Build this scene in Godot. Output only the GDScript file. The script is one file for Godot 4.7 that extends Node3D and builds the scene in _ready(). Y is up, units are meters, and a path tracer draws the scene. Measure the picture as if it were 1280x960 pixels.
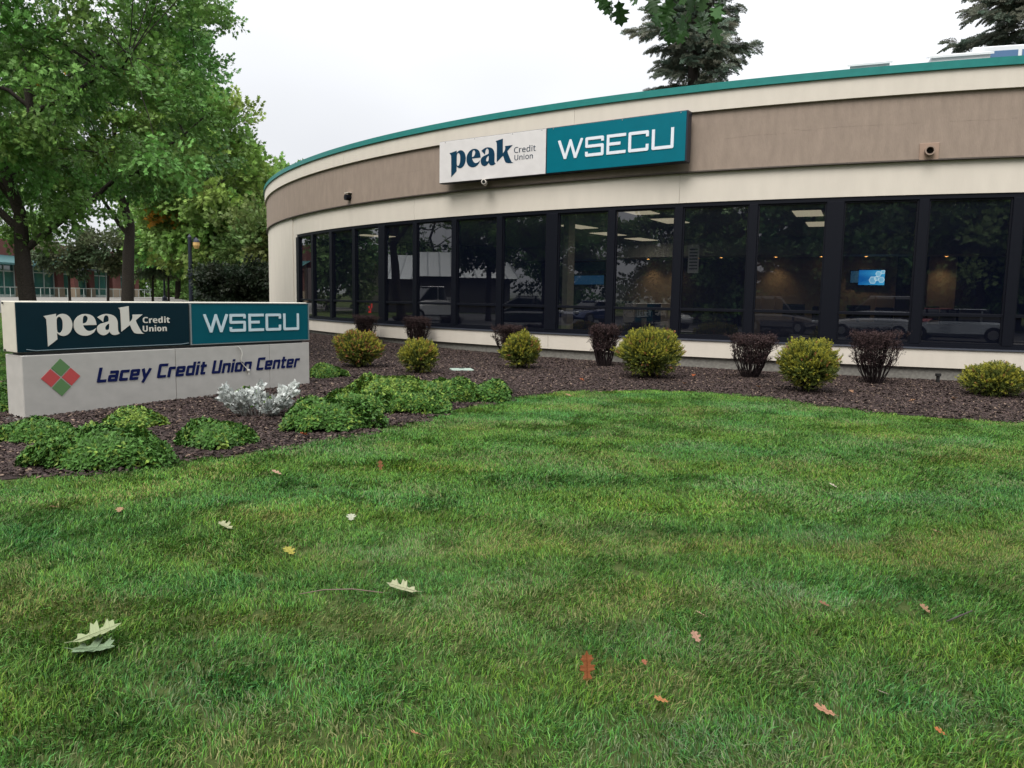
extends Node3D

# ------------------------------------------------------------------ mesh helpers
class MB:
	var v := PackedVector3Array()
	var n := PackedVector3Array()
	var c := PackedColorArray()
	func tri(a: Vector3, b: Vector3, d: Vector3, col := Color.WHITE) -> void:
		# corners given counter-clockwise as seen from outside; Godot's front faces run clockwise
		var nn := (b - a).cross(d - a).normalized()
		v.append(a); v.append(d); v.append(b)
		n.append(nn); n.append(nn); n.append(nn)
		c.append(col); c.append(col); c.append(col)
	func tris(a: Vector3, b: Vector3, d: Vector3, na: Vector3, nb: Vector3, nd: Vector3, col := Color.WHITE) -> void:
		v.append(a); v.append(d); v.append(b)
		n.append(na); n.append(nd); n.append(nb)
		c.append(col); c.append(col); c.append(col)
	func quad(a: Vector3, b: Vector3, d: Vector3, e: Vector3, col := Color.WHITE) -> void:
		tri(a, b, d, col); tri(a, d, e, col)
	func quads(a: Vector3, b: Vector3, d: Vector3, e: Vector3, na: Vector3, nb: Vector3, nd: Vector3, ne: Vector3, col := Color.WHITE) -> void:
		tris(a, b, d, na, nb, nd, col); tris(a, d, e, na, nd, ne, col)
	func box(lo: Vector3, hi: Vector3, col := Color.WHITE, t := Transform3D()) -> void:
		var p := []
		for i in 8:
			p.append(t * Vector3(hi.x if i & 1 else lo.x, hi.y if i & 2 else lo.y, hi.z if i & 4 else lo.z))
		quad(p[4], p[5], p[7], p[6], col); quad(p[1], p[0], p[2], p[3], col)
		quad(p[5], p[1], p[3], p[7], col); quad(p[0], p[4], p[6], p[2], col)
		quad(p[6], p[7], p[3], p[2], col); quad(p[0], p[1], p[5], p[4], col)
	func cbox(lo: Vector3, hi: Vector3, ch: float, col := Color.WHITE, t := Transform3D()) -> void:
		# box with chamfered edges
		var m := (lo + hi) * 0.5
		var h := (hi - lo) * 0.5
		var put := func(s: Vector3, ax: int) -> Vector3:
			var q := Vector3(s.x * (h.x - ch), s.y * (h.y - ch), s.z * (h.z - ch))
			q[ax] = s[ax] * h[ax]
			return t * (m + q)
		for ax in 3:
			var b := (ax + 1) % 3
			var d := (ax + 2) % 3
			for s in [-1.0, 1.0]:
				var f := []
				for k in [[-1, -1], [1, -1], [1, 1], [-1, 1]]:
					var sg := Vector3(); sg[ax] = s; sg[b] = k[0]; sg[d] = k[1]
					f.append(put.call(sg, ax))
				if s > 0: quad(f[0], f[1], f[2], f[3], col)
				else: quad(f[3], f[2], f[1], f[0], col)
			for s1 in [-1.0, 1.0]:
				for s2 in [-1.0, 1.0]:
					var lo3 := Vector3(); lo3[ax] = -1; lo3[b] = s1; lo3[d] = s2
					var hi3 := lo3; hi3[ax] = 1
					var q := [put.call(lo3, b), put.call(hi3, b), put.call(hi3, d), put.call(lo3, d)]
					if s1 * s2 > 0: quad(q[3], q[2], q[1], q[0], col)
					else: quad(q[0], q[1], q[2], q[3], col)
		for i in 8:
			var sg := Vector3(1 if i & 1 else -1, 1 if i & 2 else -1, 1 if i & 4 else -1)
			var a: Vector3 = put.call(sg, 0)
			var b2: Vector3 = put.call(sg, 1)
			var d2: Vector3 = put.call(sg, 2)
			if sg.x * sg.y * sg.z > 0: tri(a, b2, d2, col)
			else: tri(a, d2, b2, col)
	func tube(pts: Array, rad: Array, sides := 6, col := Color.WHITE, caps := true) -> void:
		var ring := []
		var up := Vector3(0.31, 0.17, 0.93)
		var last: int = pts.size() - 1
		for i in pts.size():
			var dir: Vector3 = (pts[mini(i + 1, last)] - pts[maxi(i - 1, 0)]).normalized()
			var s := dir.cross(up)
			if s.length() < 0.05: s = dir.cross(Vector3(1, 0, 0))
			s = s.normalized()
			up = s.cross(dir).normalized()
			var r := []
			for k in sides:
				var a := TAU * k / sides
				r.append(s * cos(a) + up * sin(a))
			ring.append(r)
		for i in last:
			for k in sides:
				var k2 := (k + 1) % sides
				quads(pts[i] + ring[i][k2] * rad[i], pts[i] + ring[i][k] * rad[i], pts[i + 1] + ring[i + 1][k] * rad[i + 1], pts[i + 1] + ring[i + 1][k2] * rad[i + 1], ring[i][k2], ring[i][k], ring[i + 1][k], ring[i + 1][k2], col)
		if caps:
			for k in sides:
				var k2 := (k + 1) % sides
				tri(pts[0], pts[0] + ring[0][k] * rad[0], pts[0] + ring[0][k2] * rad[0], col)
				tri(pts[last], pts[last] + ring[last][k2] * rad[last], pts[last] + ring[last][k] * rad[last], col)
	func lathe(prof: Array, sides := 16, t := Transform3D(), col := Color.WHITE) -> void:
		# prof: Vector2(radius, height), from the bottom up
		for i in prof.size() - 1:
			var a: Vector2 = prof[i]
			var b: Vector2 = prof[i + 1]
			for k in sides:
				var a0 := TAU * k / sides
				var a1 := TAU * (k + 1) / sides
				quad(t * Vector3(a.x * sin(a0), a.y, a.x * cos(a0)), t * Vector3(a.x * sin(a1), a.y, a.x * cos(a1)), t * Vector3(b.x * sin(a1), b.y, b.x * cos(a1)), t * Vector3(b.x * sin(a0), b.y, b.x * cos(a0)), col)
	func arc(r0: float, r1: float, y0: float, y1: float, ta: float, tb: float, step := 0.0128) -> void:
		# closed curved block about the y axis, angle measured from +z towards +x
		var k := maxi(1, int(ceil((tb - ta) / step)))
		for i in k:
			var a := ta + (tb - ta) * i / k
			var b := ta + (tb - ta) * (i + 1) / k
			var da := Vector3(sin(a), 0, cos(a))
			var db := Vector3(sin(b), 0, cos(b))
			var u0 := Vector3.UP * y0
			var u1 := Vector3.UP * y1
			quads(da * r1 + u0, db * r1 + u0, db * r1 + u1, da * r1 + u1, da, db, db, da)
			quads(db * r0 + u0, da * r0 + u0, da * r0 + u1, db * r0 + u1, -db, -da, -da, -db)
			quad(da * r1 + u1, db * r1 + u1, db * r0 + u1, da * r0 + u1)
			quad(da * r0 + u0, db * r0 + u0, db * r1 + u0, da * r1 + u0)
		for e in [[ta, 1], [tb, -1]]:
			var d := Vector3(sin(e[0]), 0, cos(e[0]))
			var q := [d * r0 + Vector3.UP * y0, d * r1 + Vector3.UP * y0, d * r1 + Vector3.UP * y1, d * r0 + Vector3.UP * y1]
			if e[1] > 0: quad(q[0], q[1], q[2], q[3])
			else: quad(q[3], q[2], q[1], q[0])
	func flat(poly: PackedVector2Array, z0: float, z1: float, t := Transform3D()) -> void:
		# an outline without holes in the xy plane, thickened from z0 to z1
		var p := poly.duplicate()
		if Geometry2D.is_polygon_clockwise(p): p.reverse()
		var ix := Geometry2D.triangulate_polygon(p)
		for i in range(0, ix.size(), 3):
			var q := [p[ix[i]], p[ix[i + 1]], p[ix[i + 2]]]
			if (q[1] - q[0]).cross(q[2] - q[0]) < 0: q.reverse()
			tri(t * Vector3(q[0].x, q[0].y, z1), t * Vector3(q[1].x, q[1].y, z1), t * Vector3(q[2].x, q[2].y, z1))
		for i in p.size():
			var a := p[i]
			var b := p[(i + 1) % p.size()]
			quad(t * Vector3(a.x, a.y, z0), t * Vector3(b.x, b.y, z0), t * Vector3(b.x, b.y, z1), t * Vector3(a.x, a.y, z1))
	func mesh() -> ArrayMesh:
		var m := ArrayMesh.new()
		var a := []
		a.resize(Mesh.ARRAY_MAX)
		a[Mesh.ARRAY_VERTEX] = v
		a[Mesh.ARRAY_NORMAL] = n
		a[Mesh.ARRAY_COLOR] = c
		m.add_surface_from_arrays(Mesh.PRIMITIVE_TRIANGLES, a)
		return m

var used := {}

func numbered(called: String) -> String:
	if not used.has(called):
		used[called] = 0
		return called
	used[called] += 1
	return "%s_%03d" % [called, used[called]]

func thing(called: String, label: String, category: String, at := Vector3.ZERO, turn := 0.0, group := "") -> Node3D:
	var o := Node3D.new()
	o.name = numbered(called)
	add_child(o)
	o.position = at
	o.rotation.y = turn
	o.set_meta("label", label)
	o.set_meta("category", category)
	if group: o.set_meta("group", group)
	return o

func part(called: String, mb: MB, m: Material, parent: Node3D, stuff := false) -> MeshInstance3D:
	return put(called, mb.mesh(), m, parent, stuff)

func put(called: String, me: Mesh, m: Material, parent: Node3D, stuff := false) -> MeshInstance3D:
	var o := MeshInstance3D.new()
	o.name = called
	o.mesh = me
	o.material_override = m
	parent.add_child(o, true)
	if stuff: o.set_meta("kind", "stuff")
	return o

func single(called: String, label: String, category: String, mb: MB, m: Material, at := Vector3.ZERO, turn := 0.0, group := "") -> MeshInstance3D:
	var o := MeshInstance3D.new()
	o.name = numbered(called)
	o.mesh = mb.mesh()
	o.material_override = m
	add_child(o)
	o.position = at
	o.rotation.y = turn
	o.set_meta("label", label)
	o.set_meta("category", category)
	if group: o.set_meta("group", group)
	return o

func struct(called: String, mb: MB, m: Material) -> MeshInstance3D:
	var o := part(numbered(called), mb, m, self)
	o.set_meta("kind", "structure")
	return o

func dup(root: Node3D, at: Vector3, turn: float, scl: Vector3, label := "") -> Node3D:
	var r: Node3D = root.duplicate()
	var base := String(root.name)
	r.name = numbered(base)
	add_child(r)
	r.position = at
	r.rotation = Vector3(0, turn, 0)
	r.scale = scl
	if label: r.set_meta("label", label)
	return r

func scatter(called: String, me: Mesh, m: Material, where: Array, cols: Array, parent: Node3D, gain := 1.43) -> MultiMeshInstance3D:
	var mm := MultiMesh.new()
	mm.transform_format = MultiMesh.TRANSFORM_3D
	mm.use_colors = true
	mm.mesh = me
	mm.instance_count = where.size()
	var b := PackedFloat32Array()
	b.resize(where.size() * 16)
	for i in where.size():
		var t: Transform3D = where[i]
		var k := i * 16
		b[k] = t.basis.x.x; b[k + 1] = t.basis.y.x; b[k + 2] = t.basis.z.x; b[k + 3] = t.origin.x
		b[k + 4] = t.basis.x.y; b[k + 5] = t.basis.y.y; b[k + 6] = t.basis.z.y; b[k + 7] = t.origin.y
		b[k + 8] = t.basis.x.z; b[k + 9] = t.basis.y.z; b[k + 10] = t.basis.z.z; b[k + 11] = t.origin.z
		var c: Color = cols[i]
		b[k + 12] = c.r * gain; b[k + 13] = c.g * gain; b[k + 14] = c.b * gain; b[k + 15] = 1.0
	mm.buffer = b
	var o := MultiMeshInstance3D.new()
	o.name = called
	o.multimesh = mm
	o.material_override = m
	o.set_meta("kind", "stuff")
	parent.add_child(o, true)
	return o

# ------------------------------------------------------------------ materials
func noise_tex(freq: float, lo: Color, hi: Color, seed_ := 1, oct := 4, size := 512, kind := FastNoiseLite.TYPE_SIMPLEX_SMOOTH) -> NoiseTexture2D:
	var f := FastNoiseLite.new()
	f.noise_type = kind
	f.seed = seed_
	f.frequency = freq
	f.fractal_octaves = oct
	var t := NoiseTexture2D.new()
	t.width = size; t.height = size
	t.seamless = true
	t.noise = f
	var g := Gradient.new()
	g.set_color(0, lo); g.set_color(1, hi)
	t.color_ramp = g
	return t

func cloud_cover() -> ImageTexture:
	# thin overcast: broad soft patches of slightly brighter cloud, the same all round the sky
	var f := FastNoiseLite.new()
	f.seed = 77
	f.frequency = 0.9
	f.fractal_octaves = 4
	var im := Image.create(512, 256, false, Image.FORMAT_RGB8)
	for y in 256:
		for x in 512:
			var a := TAU * x / 512.0
			var e := PI * (0.5 - y / 256.0)
			var v := 0.5 + 0.7 * f.get_noise_3d(cos(a) * cos(e) * 2.0, sin(e) * 4.5, sin(a) * cos(e) * 2.0)
			v = clampf(v, 0.0, 1.0) * 0.34
			im.set_pixel(x, y, Color(v, v * 1.005, v * 1.02))
	return ImageTexture.create_from_image(im)

func lin(r: float, g: float, b: float) -> Color:
	return Color(r, g, b).linear_to_srgb()

func mat(col: Color, rough := 0.8, metal := 0.0, spec := 0.5) -> StandardMaterial3D:
	var m := StandardMaterial3D.new()
	m.albedo_color = col
	m.roughness = rough
	m.metallic = metal
	m.metallic_specular = spec
	return m

func surfaced(col: Color, var_lo: float, scale_m: float, bump_cm: float, rough := 0.85, seed_ := 1, freq := 0.02, fine := 0.12) -> StandardMaterial3D:
	# world-triplanar mottling of the colour plus fine relief
	var m := mat(Color.WHITE, rough, 0.0, 0.35)
	m.albedo_texture = noise_tex(freq, col * Color(var_lo, var_lo, var_lo), col * Color(2.0 - var_lo, 2.0 - var_lo, 2.0 - var_lo).clamp(), seed_, 6)
	m.uv1_triplanar = true
	m.uv1_world_triplanar = true
	m.uv1_scale = Vector3.ONE / scale_m
	if bump_cm > 0.0:
		m.heightmap_enabled = true
		m.heightmap_texture = noise_tex(fine, Color.BLACK, Color.WHITE, seed_ + 7, 3)
		m.heightmap_scale = bump_cm
	return m

func leafy(back := 0.35, rough := 0.55, spec := 0.3) -> StandardMaterial3D:
	var m := mat(Color.WHITE, rough, 0.0, spec)
	m.vertex_color_use_as_albedo = true
	m.cull_mode = BaseMaterial3D.CULL_DISABLED
	if back > 0.0:
		m.backlight_enabled = true
		m.backlight = Color(back, back, back)
	return m

func painted() -> StandardMaterial3D:
	var m := mat(Color.WHITE, 0.85, 0.0, 0.3)
	m.vertex_color_use_as_albedo = true
	return m

func glow(col: Color, e: float) -> StandardMaterial3D:
	var m := mat(col, 0.6)
	m.emission_enabled = true
	m.emission = col
	m.emission_energy_multiplier = e
	return m

# ------------------------------------------------------------------ the lie of the land (x, metres ahead)
func ss(a: float, b: float, x: float) -> float:
	var t := clampf((x - a) / (b - a), 0.0, 1.0)
	return t * t * (3.0 - 2.0 * t)

func land(d: float) -> float:
	return 0.18 * ss(3, 15, d) + 0.12 * ss(15, 25, d) + 0.5 * ss(30, 75, d)

func on(x: float, d: float, up := 0.0) -> Vector3:
	return Vector3(x, land(d) + up, -d)

const CX := 17.677
const CZ := 42.2
const R := 29.432
const T0 := -1.01687
const DT := 0.0512225

var bed := PackedVector2Array([Vector2(-8, 5.0), Vector2(-6.5, 5.3), Vector2(-5.2, 5.75), Vector2(-4.2, 6.22), Vector2(-3.7, 6.5), Vector2(-3.19, 6.89), Vector2(-2.44, 7.51), Vector2(-1.66, 8.38), Vector2(-1.16, 9.31), Vector2(-0.64, 10.25), Vector2(0, 11.2), Vector2(0.75, 11.9), Vector2(1.8, 12.3), Vector2(2.95, 12.27), Vector2(3.91, 11.69), Vector2(4.51, 10.9), Vector2(5.15, 10.3), Vector2(5.84, 10.0), Vector2(6.65, 9.91), Vector2(9, 9.9), Vector2(14, 10.5), Vector2(20, 12), Vector2(20, 16), Vector2(8, 17), Vector2(0, 21), Vector2(-6, 27), Vector2(-9, 32), Vector2(-11, 36), Vector2(-13, 36), Vector2(-11, 28), Vector2(-8.5, 20), Vector2(-7.6, 14), Vector2(-8.2, 10), Vector2(-8.6, 7)])

func edge_gap(p: Vector2) -> float:
	var best := 1e9
	for i in bed.size():
		var q := Geometry2D.get_closest_point_to_segment(p, bed[i], bed[(i + 1) % bed.size()])
		best = minf(best, p.distance_to(q))
	return best

var rng := RandomNumberGenerator.new()

func rv() -> Vector3:
	while true:
		var p := Vector3(rng.randf_range(-1, 1), rng.randf_range(-1, 1), rng.randf_range(-1, 1))
		if p.length_squared() < 1.0 and p.length_squared() > 0.0004: return p
	return Vector3.ZERO

func facing(dir: Vector3, roll := 0.0) -> Basis:
	# a basis whose y axis is dir
	var y := dir.normalized()
	var x := y.cross(Vector3(0.13, 0.2, 0.97))
	if x.length() < 0.1: x = y.cross(Vector3(1, 0, 0))
	x = x.normalized()
	var b := Basis(x, y, x.cross(y))
	return b * Basis(Vector3.UP, roll)

# ------------------------------------------------------------------ script
var glass: StandardMaterial3D

func _ready() -> void:
	rng.seed = 11
	# camera
	var cam := Camera3D.new()
	cam.name = "camera"
	add_child(cam)
	cam.position = Vector3(0, 1.6, 0)
	cam.basis = Basis(Vector3.RIGHT, deg_to_rad(-6.393)) * Basis(Vector3.BACK, deg_to_rad(0.948))
	cam.fov = 52.89
	cam.near = 0.05
	cam.far = 600.0
	cam.current = true
	# overcast sky, brighter overhead than at the horizon, and the sun behind the cloud
	var sky := ProceduralSkyMaterial.new()
	sky.sky_top_color = Color(0.98, 0.99, 1.0)
	sky.sky_horizon_color = Color(0.415, 0.42, 0.432)
	sky.sky_cover = cloud_cover()
	sky.sky_curve = 2.0
	sky.sky_energy_multiplier = 1.0
	sky.ground_bottom_color = Color(0.3, 0.32, 0.28)
	sky.ground_horizon_color = Color(0.4, 0.42, 0.38)
	sky.energy_multiplier = 1.5
	var we := WorldEnvironment.new()
	we.name = "world_environment"
	var env := Environment.new()
	env.background_mode = Environment.BG_SKY
	env.sky = Sky.new()
	env.sky.sky_material = sky
	env.tonemap_mode = Environment.TONE_MAPPER_LINEAR
	env.tonemap_exposure = 2.9
	env.sdfgi_enabled = true
	env.ssao_enabled = true
	env.ssil_enabled = true
	we.environment = env
	add_child(we)
	var sun := DirectionalLight3D.new()
	sun.name = "sun"
	sun.light_energy = 0.34
	sun.light_angular_distance = 35.0
	sun.light_color = Color(1.0, 0.985, 0.965)
	sun.shadow_enabled = true
	add_child(sun)
	sun.rotation = Vector3(deg_to_rad(-52), deg_to_rad(-28), 0)

	glass = mat(Color(0.02, 0.024, 0.03), 0.0, 0.0, 1.0)
	glass.transparency = BaseMaterial3D.TRANSPARENCY_ALPHA
	glass.albedo_color = Color(0.045, 0.06, 0.11, 0.72)
	glass.clearcoat_enabled = true
	glass.clearcoat = 1.0
	glass.clearcoat_roughness = 0.0

	ground()
	office()
	interior()
	facade_sign()
	monument()
	brick_building()
	trees()
	bed_plants()
	mulch()
	lawn()
	street_things()
	mirrored_street()
	small_things()
	print("done ", Time.get_ticks_msec())

# ------------------------------------------------------------------ ground
func sheet(x0: float, x1: float, d0: float, d1: float, up: float, stx: float, std: float) -> MB:
	var mb := MB.new()
	var nx := int(ceil((x1 - x0) / stx))
	var nd := int(ceil((d1 - d0) / std))
	for j in nd:
		var da := d0 + (d1 - d0) * j / nd
		var db := d0 + (d1 - d0) * (j + 1) / nd
		for i in nx:
			var a := x0 + (x1 - x0) * i / nx
			var b := x0 + (x1 - x0) * (i + 1) / nx
			mb.quad(on(a, da, up), on(b, da, up), on(b, db, up), on(a, db, up))
	return mb

func ground() -> void:
	var soil := mat(Color.WHITE, 0.95, 0.0, 0.2)
	soil.albedo_texture = noise_tex(0.03, lin(0.035, 0.055, 0.014), lin(0.07, 0.085, 0.03), 3, 6)
	soil.uv1_triplanar = true
	soil.uv1_world_triplanar = true
	soil.uv1_scale = Vector3.ONE * 0.7
	var g := sheet(-300, 300, -120, -4, 0, 60, 29)
	var near := sheet(-300, 300, -4, 110, 0, 20, 0.75)
	g.v.append_array(near.v); g.n.append_array(near.n); g.c.append_array(near.c)
	var far := sheet(-300, 300, 110, 400, 0, 60, 60)
	g.v.append_array(far.v); g.n.append_array(far.n); g.c.append_array(far.c)
	struct("ground", g, soil)
	# planting bed under the bark chips
	var bm := MB.new()
	var st := 0.6
	for i in range(-26, 38):
		for j in range(6, 62):
			var cell := PackedVector2Array([Vector2(i, j) * st, Vector2(i + 1, j) * st, Vector2(i + 1, j + 1) * st, Vector2(i, j + 1) * st])
			for poly in Geometry2D.intersect_polygons(cell, bed):
				var ix := Geometry2D.triangulate_polygon(poly)
				for k in range(0, ix.size(), 3):
					var q := [poly[ix[k]], poly[ix[k + 1]], poly[ix[k + 2]]]
					if (q[1] - q[0]).cross(q[2] - q[0]) < 0: q.reverse()
					bm.tri(on(q[0].x, q[0].y, 0.006), on(q[1].x, q[1].y, 0.006), on(q[2].x, q[2].y, 0.006))
	var earth := surfaced(lin(0.05, 0.032, 0.03), 0.5, 1.1, 1.5, 0.95, 5, 0.05, 0.1)
	struct("planting_bed", bm, earth)
	# paving in front of the brick building
	var conc := surfaced(lin(0.21, 0.20, 0.185), 0.85, 3.0, 0.2, 0.9, 9)
	struct("pavement", sheet(-51.5, -15, 40, 118, 0.02, 8, 1.5), conc)
	# road and car park behind the photographer and off to the side, seen in the windows
	var tar := surfaced(lin(0.075, 0.075, 0.078), 0.8, 2.0, 0.3, 0.9, 12)
	struct("road", sheet(-90, 70, -16, -4.5, 0.008, 40, 11.5), tar)
	struct("car_park", sheet(-44, -19, -4.5, 26, 0.008, 25, 1.0), tar)
	var kerb := MB.new()
	kerb.box(Vector3(-18.9, -0.05, 4.2), Vector3(70, 0.12, 4.35))
	struct("kerb", kerb, conc)
	struct("sidewalk", sheet(-18.9, 70, -4.15, -2.6, 0.05, 20, 1.55), conc)

# ------------------------------------------------------------------ the round-fronted office
func th(k: float) -> float:
	return T0 + DT * k

func office() -> void:
	var b := thing("office_building", "round-fronted cream and brown office building with teal roof edge and long dark window band", "building", Vector3(CX, 0, -CZ))
	var cream := surfaced(lin(0.63, 0.58, 0.51), 0.95, 2.6, 0.12, 0.85, 21, 0.012)
	var brown := surfaced(lin(0.315, 0.25, 0.205), 0.87, 3.1, 0.35, 0.85, 22, 0.02)
	cream.uv1_scale = Vector3(0.55, 0.11, 0.55)
	brown.uv1_scale = Vector3(0.6, 0.14, 0.6)
	var teal := surfaced(lin(0.018, 0.20, 0.185), 0.9, 2.0, 0.0, 0.42, 23)
	var concrete := surfaced(lin(0.27, 0.26, 0.235), 0.7, 1.2, 0.4, 0.9, 24, 0.03)
	var dark := mat(lin(0.0035, 0.0045, 0.009), 0.5, 0.0, 0.28)
	var flash := mat(lin(0.10, 0.11, 0.14), 0.4, 0.5)
	var K0 := -14.0
	var K1 := 26.0
	var m := MB.new()
	m.arc(R - 0.35, R + 0.045, -0.2, 0.432, th(K0), th(K1))
	part("foundation", m, concrete, b)
	# siding below the windows, in panels
	var k := 0.0
	while k < K1:
		m = MB.new()
		m.arc(R - 0.12, R + 0.12, 0.432, 0.772, th(k) + 0.00012, th(minf(k + 4, K1)) - 0.00012)
		part("siding_panel", m, cream, b)
		k += 4.0
	m = MB.new()
	m.arc(R - 0.12, R + 0.15, 0.774, 0.80, th(0), th(19))
	part("sill_flashing", m, flash, b)
	# end wall left of the windows, and the wall after them
	for e in [[K0, -5.35], [-5.0, -0.3], [19.0, K1]]:
		m = MB.new()
		m.arc(R - 0.25, R + 0.085, 0.432 if e[0] < 0 else 0.776, 4.20, th(e[0]), th(e[1]))
		part("end_wall", m, cream, b)
	for e in [[0.432, 4.20, -0.3, 0.0], [0.432, 1.9, -5.35, -5.0], [3.2, 4.20, -5.35, -5.0]]:
		m = MB.new()
		m.arc(R - 0.25, R + 0.06, e[0], e[1], th(e[2]), th(e[3]))
		part("wall_return", m, cream, b)
	m = MB.new()
	m.arc(R - 0.05, R + 0.07, 1.905, 3.195, th(-5.345), th(-5.005))
	part("side_window", m, dark, b)
	# band above the windows
	k = 0.0
	while k < 19.0:
		m = MB.new()
		m.arc(R - 0.25, R + 0.075, 3.605, 4.20, th(k) + 0.0001, th(minf(k + 5, 19)) - 0.0001)
		part("head_panel", m, cream, b)
		k += 5.0
	# brown band with a drip edge, cream cornice, teal coping
	m = MB.new()
	m.arc(R - 0.2, R + 0.165, 4.203, 4.228, th(K0), th(K1))
	part("drip_edge", m, mat(lin(0.07, 0.055, 0.045), 0.6), b)
	var cuts := [K0, -0.95, K1]
	for i in 2:
		m = MB.new()
		m.arc(R - 0.2, R + 0.135, 4.231, 5.385, th(cuts[i]) + 0.00015, th(cuts[i + 1]) - 0.00015)
		part("brown_band", m, brown, b)
	# trowelled ridges left by a patched joint along the brown band
	for e in [[4.2, 5.4, 4.86], [6.0, 6.4, 4.9], [10.6, 11.5, 4.84], [11.45, 12.9, 4.88], [13.2, 13.9, 4.86]]:
		m = MB.new()
		var kk: float = e[0]
		while kk < e[1]:
			var kn: float = kk + rng.randf_range(0.05, 0.22)
			var yy: float = e[2] + rng.randf_range(-0.02, 0.02)
			m.arc(R + 0.13, R + rng.randf_range(0.1356, 0.1368), yy, yy + rng.randf_range(0.012, 0.035), th(kk), th(minf(kn, e[1])) - 0.0004)
			kk = kn
		part("plaster_ridge", m, brown, b, true)
	k = K0
	while k < K1:
		m = MB.new()
		m.arc(R - 0.2, R + 0.20, 5.388, 5.76, th(k) + 0.0001, th(minf(k + 5.6, K1)) - 0.0001)
		part("cornice_panel", m, cream, b)
		k += 5.6
	m = MB.new()
	m.arc(R - 0.25, R + 0.235, 5.78, 5.905, th(K0), th(K1))
	m.arc(R - 0.25, R + 0.25, 5.762, 5.779, th(K0), th(K1))
	part("roof_coping", m, teal, b)
	# roof and rear wall along the chord
	var pa := Vector3(sin(th(K0)), 0, cos(th(K0))) * R
	var pb := Vector3(sin(th(K1)), 0, cos(th(K1))) * R
	m = MB.new()
	for i in 40:
		var a0 := lerpf(th(K0), th(K1), i / 40.0)
		var a1 := lerpf(th(K0), th(K1), (i + 1) / 40.0)
		var q0 := Vector3(sin(a0), 0, cos(a0)) * (R - 0.1)
		var q1 := Vector3(sin(a1), 0, cos(a1)) * (R - 0.1)
		var c0 := pa.lerp(pb, i / 40.0)
		var c1 := pa.lerp(pb, (i + 1) / 40.0)
		for y in [5.2, 5.5]:
			var u: Vector3 = Vector3.UP * y
			if y > 5.3: m.quad(q0 + u, q1 + u, c1 + u, c0 + u)
			else: m.quad(c0 + u, c1 + u, q1 + u, q0 + u)
	part("roof", m, mat(lin(0.35, 0.35, 0.35), 0.9), b)
	m = MB.new()
	var ch := (pb - pa)
	var basis := Basis(ch.normalized(), Vector3.UP, ch.normalized().cross(Vector3.UP))
	m.box(Vector3(0, -0.2, -0.15), Vector3(ch.length(), 5.7, 0.15), Color.WHITE, Transform3D(basis, pa))
	part("rear_wall", m, cream, b)
	# window band: frame members, then each window with its two panes
	m = MB.new()
	m.arc(R - 0.10, R + 0.055, 3.525, 3.603, th(0), th(19))
	part("head_frame", m, dark, b)
	m = MB.new()
	m.arc(R - 0.10, R + 0.055, 0.802, 0.868, th(0), th(19))
	part("sill_frame", m, dark, b)
	for i in 20:
		var wide := 0.155 if i % 4 == 0 else 0.085
		var a := th(i)
		var t := Transform3D(Basis(Vector3.UP, a), Vector3(sin(a), 0, cos(a)) * R)
		m = MB.new()
		m.cbox(Vector3(-wide, 0.868, -0.10), Vector3(wide, 3.525, 0.062), 0.006, Color.WHITE, t)
		part("mullion", m, dark, b)
	for i in 19:
		var a := th(i + 0.5)
		var t := Transform3D(Basis(Vector3.UP, a), Vector3(sin(a), 0, cos(a)) * R * cos(DT / 2))
		var half := R * sin(DT / 2)
		var lw := half - (0.155 if i % 4 == 0 else 0.085)
		var rw := half - (0.155 if (i + 1) % 4 == 0 else 0.085)
		m = MB.new()
		m.cbox(Vector3(-lw, 1.38, -0.06), Vector3(rw, 1.44, 0.035), 0.004, Color.WHITE, t)
		# glazing stops
		for s in [[-lw, -lw + 0.028], [rw - 0.028, rw]]:
			m.box(Vector3(s[0], 0.868, -0.03), Vector3(s[1], 1.38, 0.03), Color.WHITE, t)
			m.box(Vector3(s[0], 1.44, -0.03), Vector3(s[1], 3.525, 0.03), Color.WHITE, t)
		m.box(Vector3(-lw + 0.028, 3.49, -0.03), Vector3(rw - 0.028, 3.525, 0.03), Color.WHITE, t)
		m.box(Vector3(-lw + 0.028, 0.868, -0.03), Vector3(rw - 0.028, 0.9, 0.03), Color.WHITE, t)
		var w := part("window", m, dark, b)
		# panes sit a hair out of true, as real glazing does
		for y in [[0.88, 1.39], [1.43, 3.51]]:
			var tilt := Basis(Vector3.UP, rng.randf_range(-0.006, 0.006)) * Basis(Vector3.RIGHT, rng.randf_range(-0.004, 0.004))
			var mid: float = (y[0] + y[1]) / 2
			var p := MB.new()
			var tt := t * Transform3D(Basis(), Vector3(0, mid, 0)) * Transform3D(tilt, Vector3())
			var hh: float = (y[1] - y[0]) / 2
			p.quad(tt * Vector3(-lw + 0.01, -hh, 0), tt * Vector3(rw - 0.01, -hh, 0), tt * Vector3(rw - 0.01, hh, 0), tt * Vector3(-lw + 0.01, hh, 0))
			part("pane", p, glass, w)
	# room shell behind the windows
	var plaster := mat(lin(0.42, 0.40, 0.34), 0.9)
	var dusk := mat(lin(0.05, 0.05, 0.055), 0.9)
	var ceil_m := mat(lin(0.5, 0.5, 0.48), 0.9)
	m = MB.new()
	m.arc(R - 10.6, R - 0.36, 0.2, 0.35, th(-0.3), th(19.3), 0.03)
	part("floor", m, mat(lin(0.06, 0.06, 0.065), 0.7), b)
	m = MB.new()
	m.arc(R - 9.2, R - 0.26, 3.60, 3.75, th(-0.3), th(19.3), 0.03)
	part("ceiling", m, ceil_m, b)
	m = MB.new()
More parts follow.
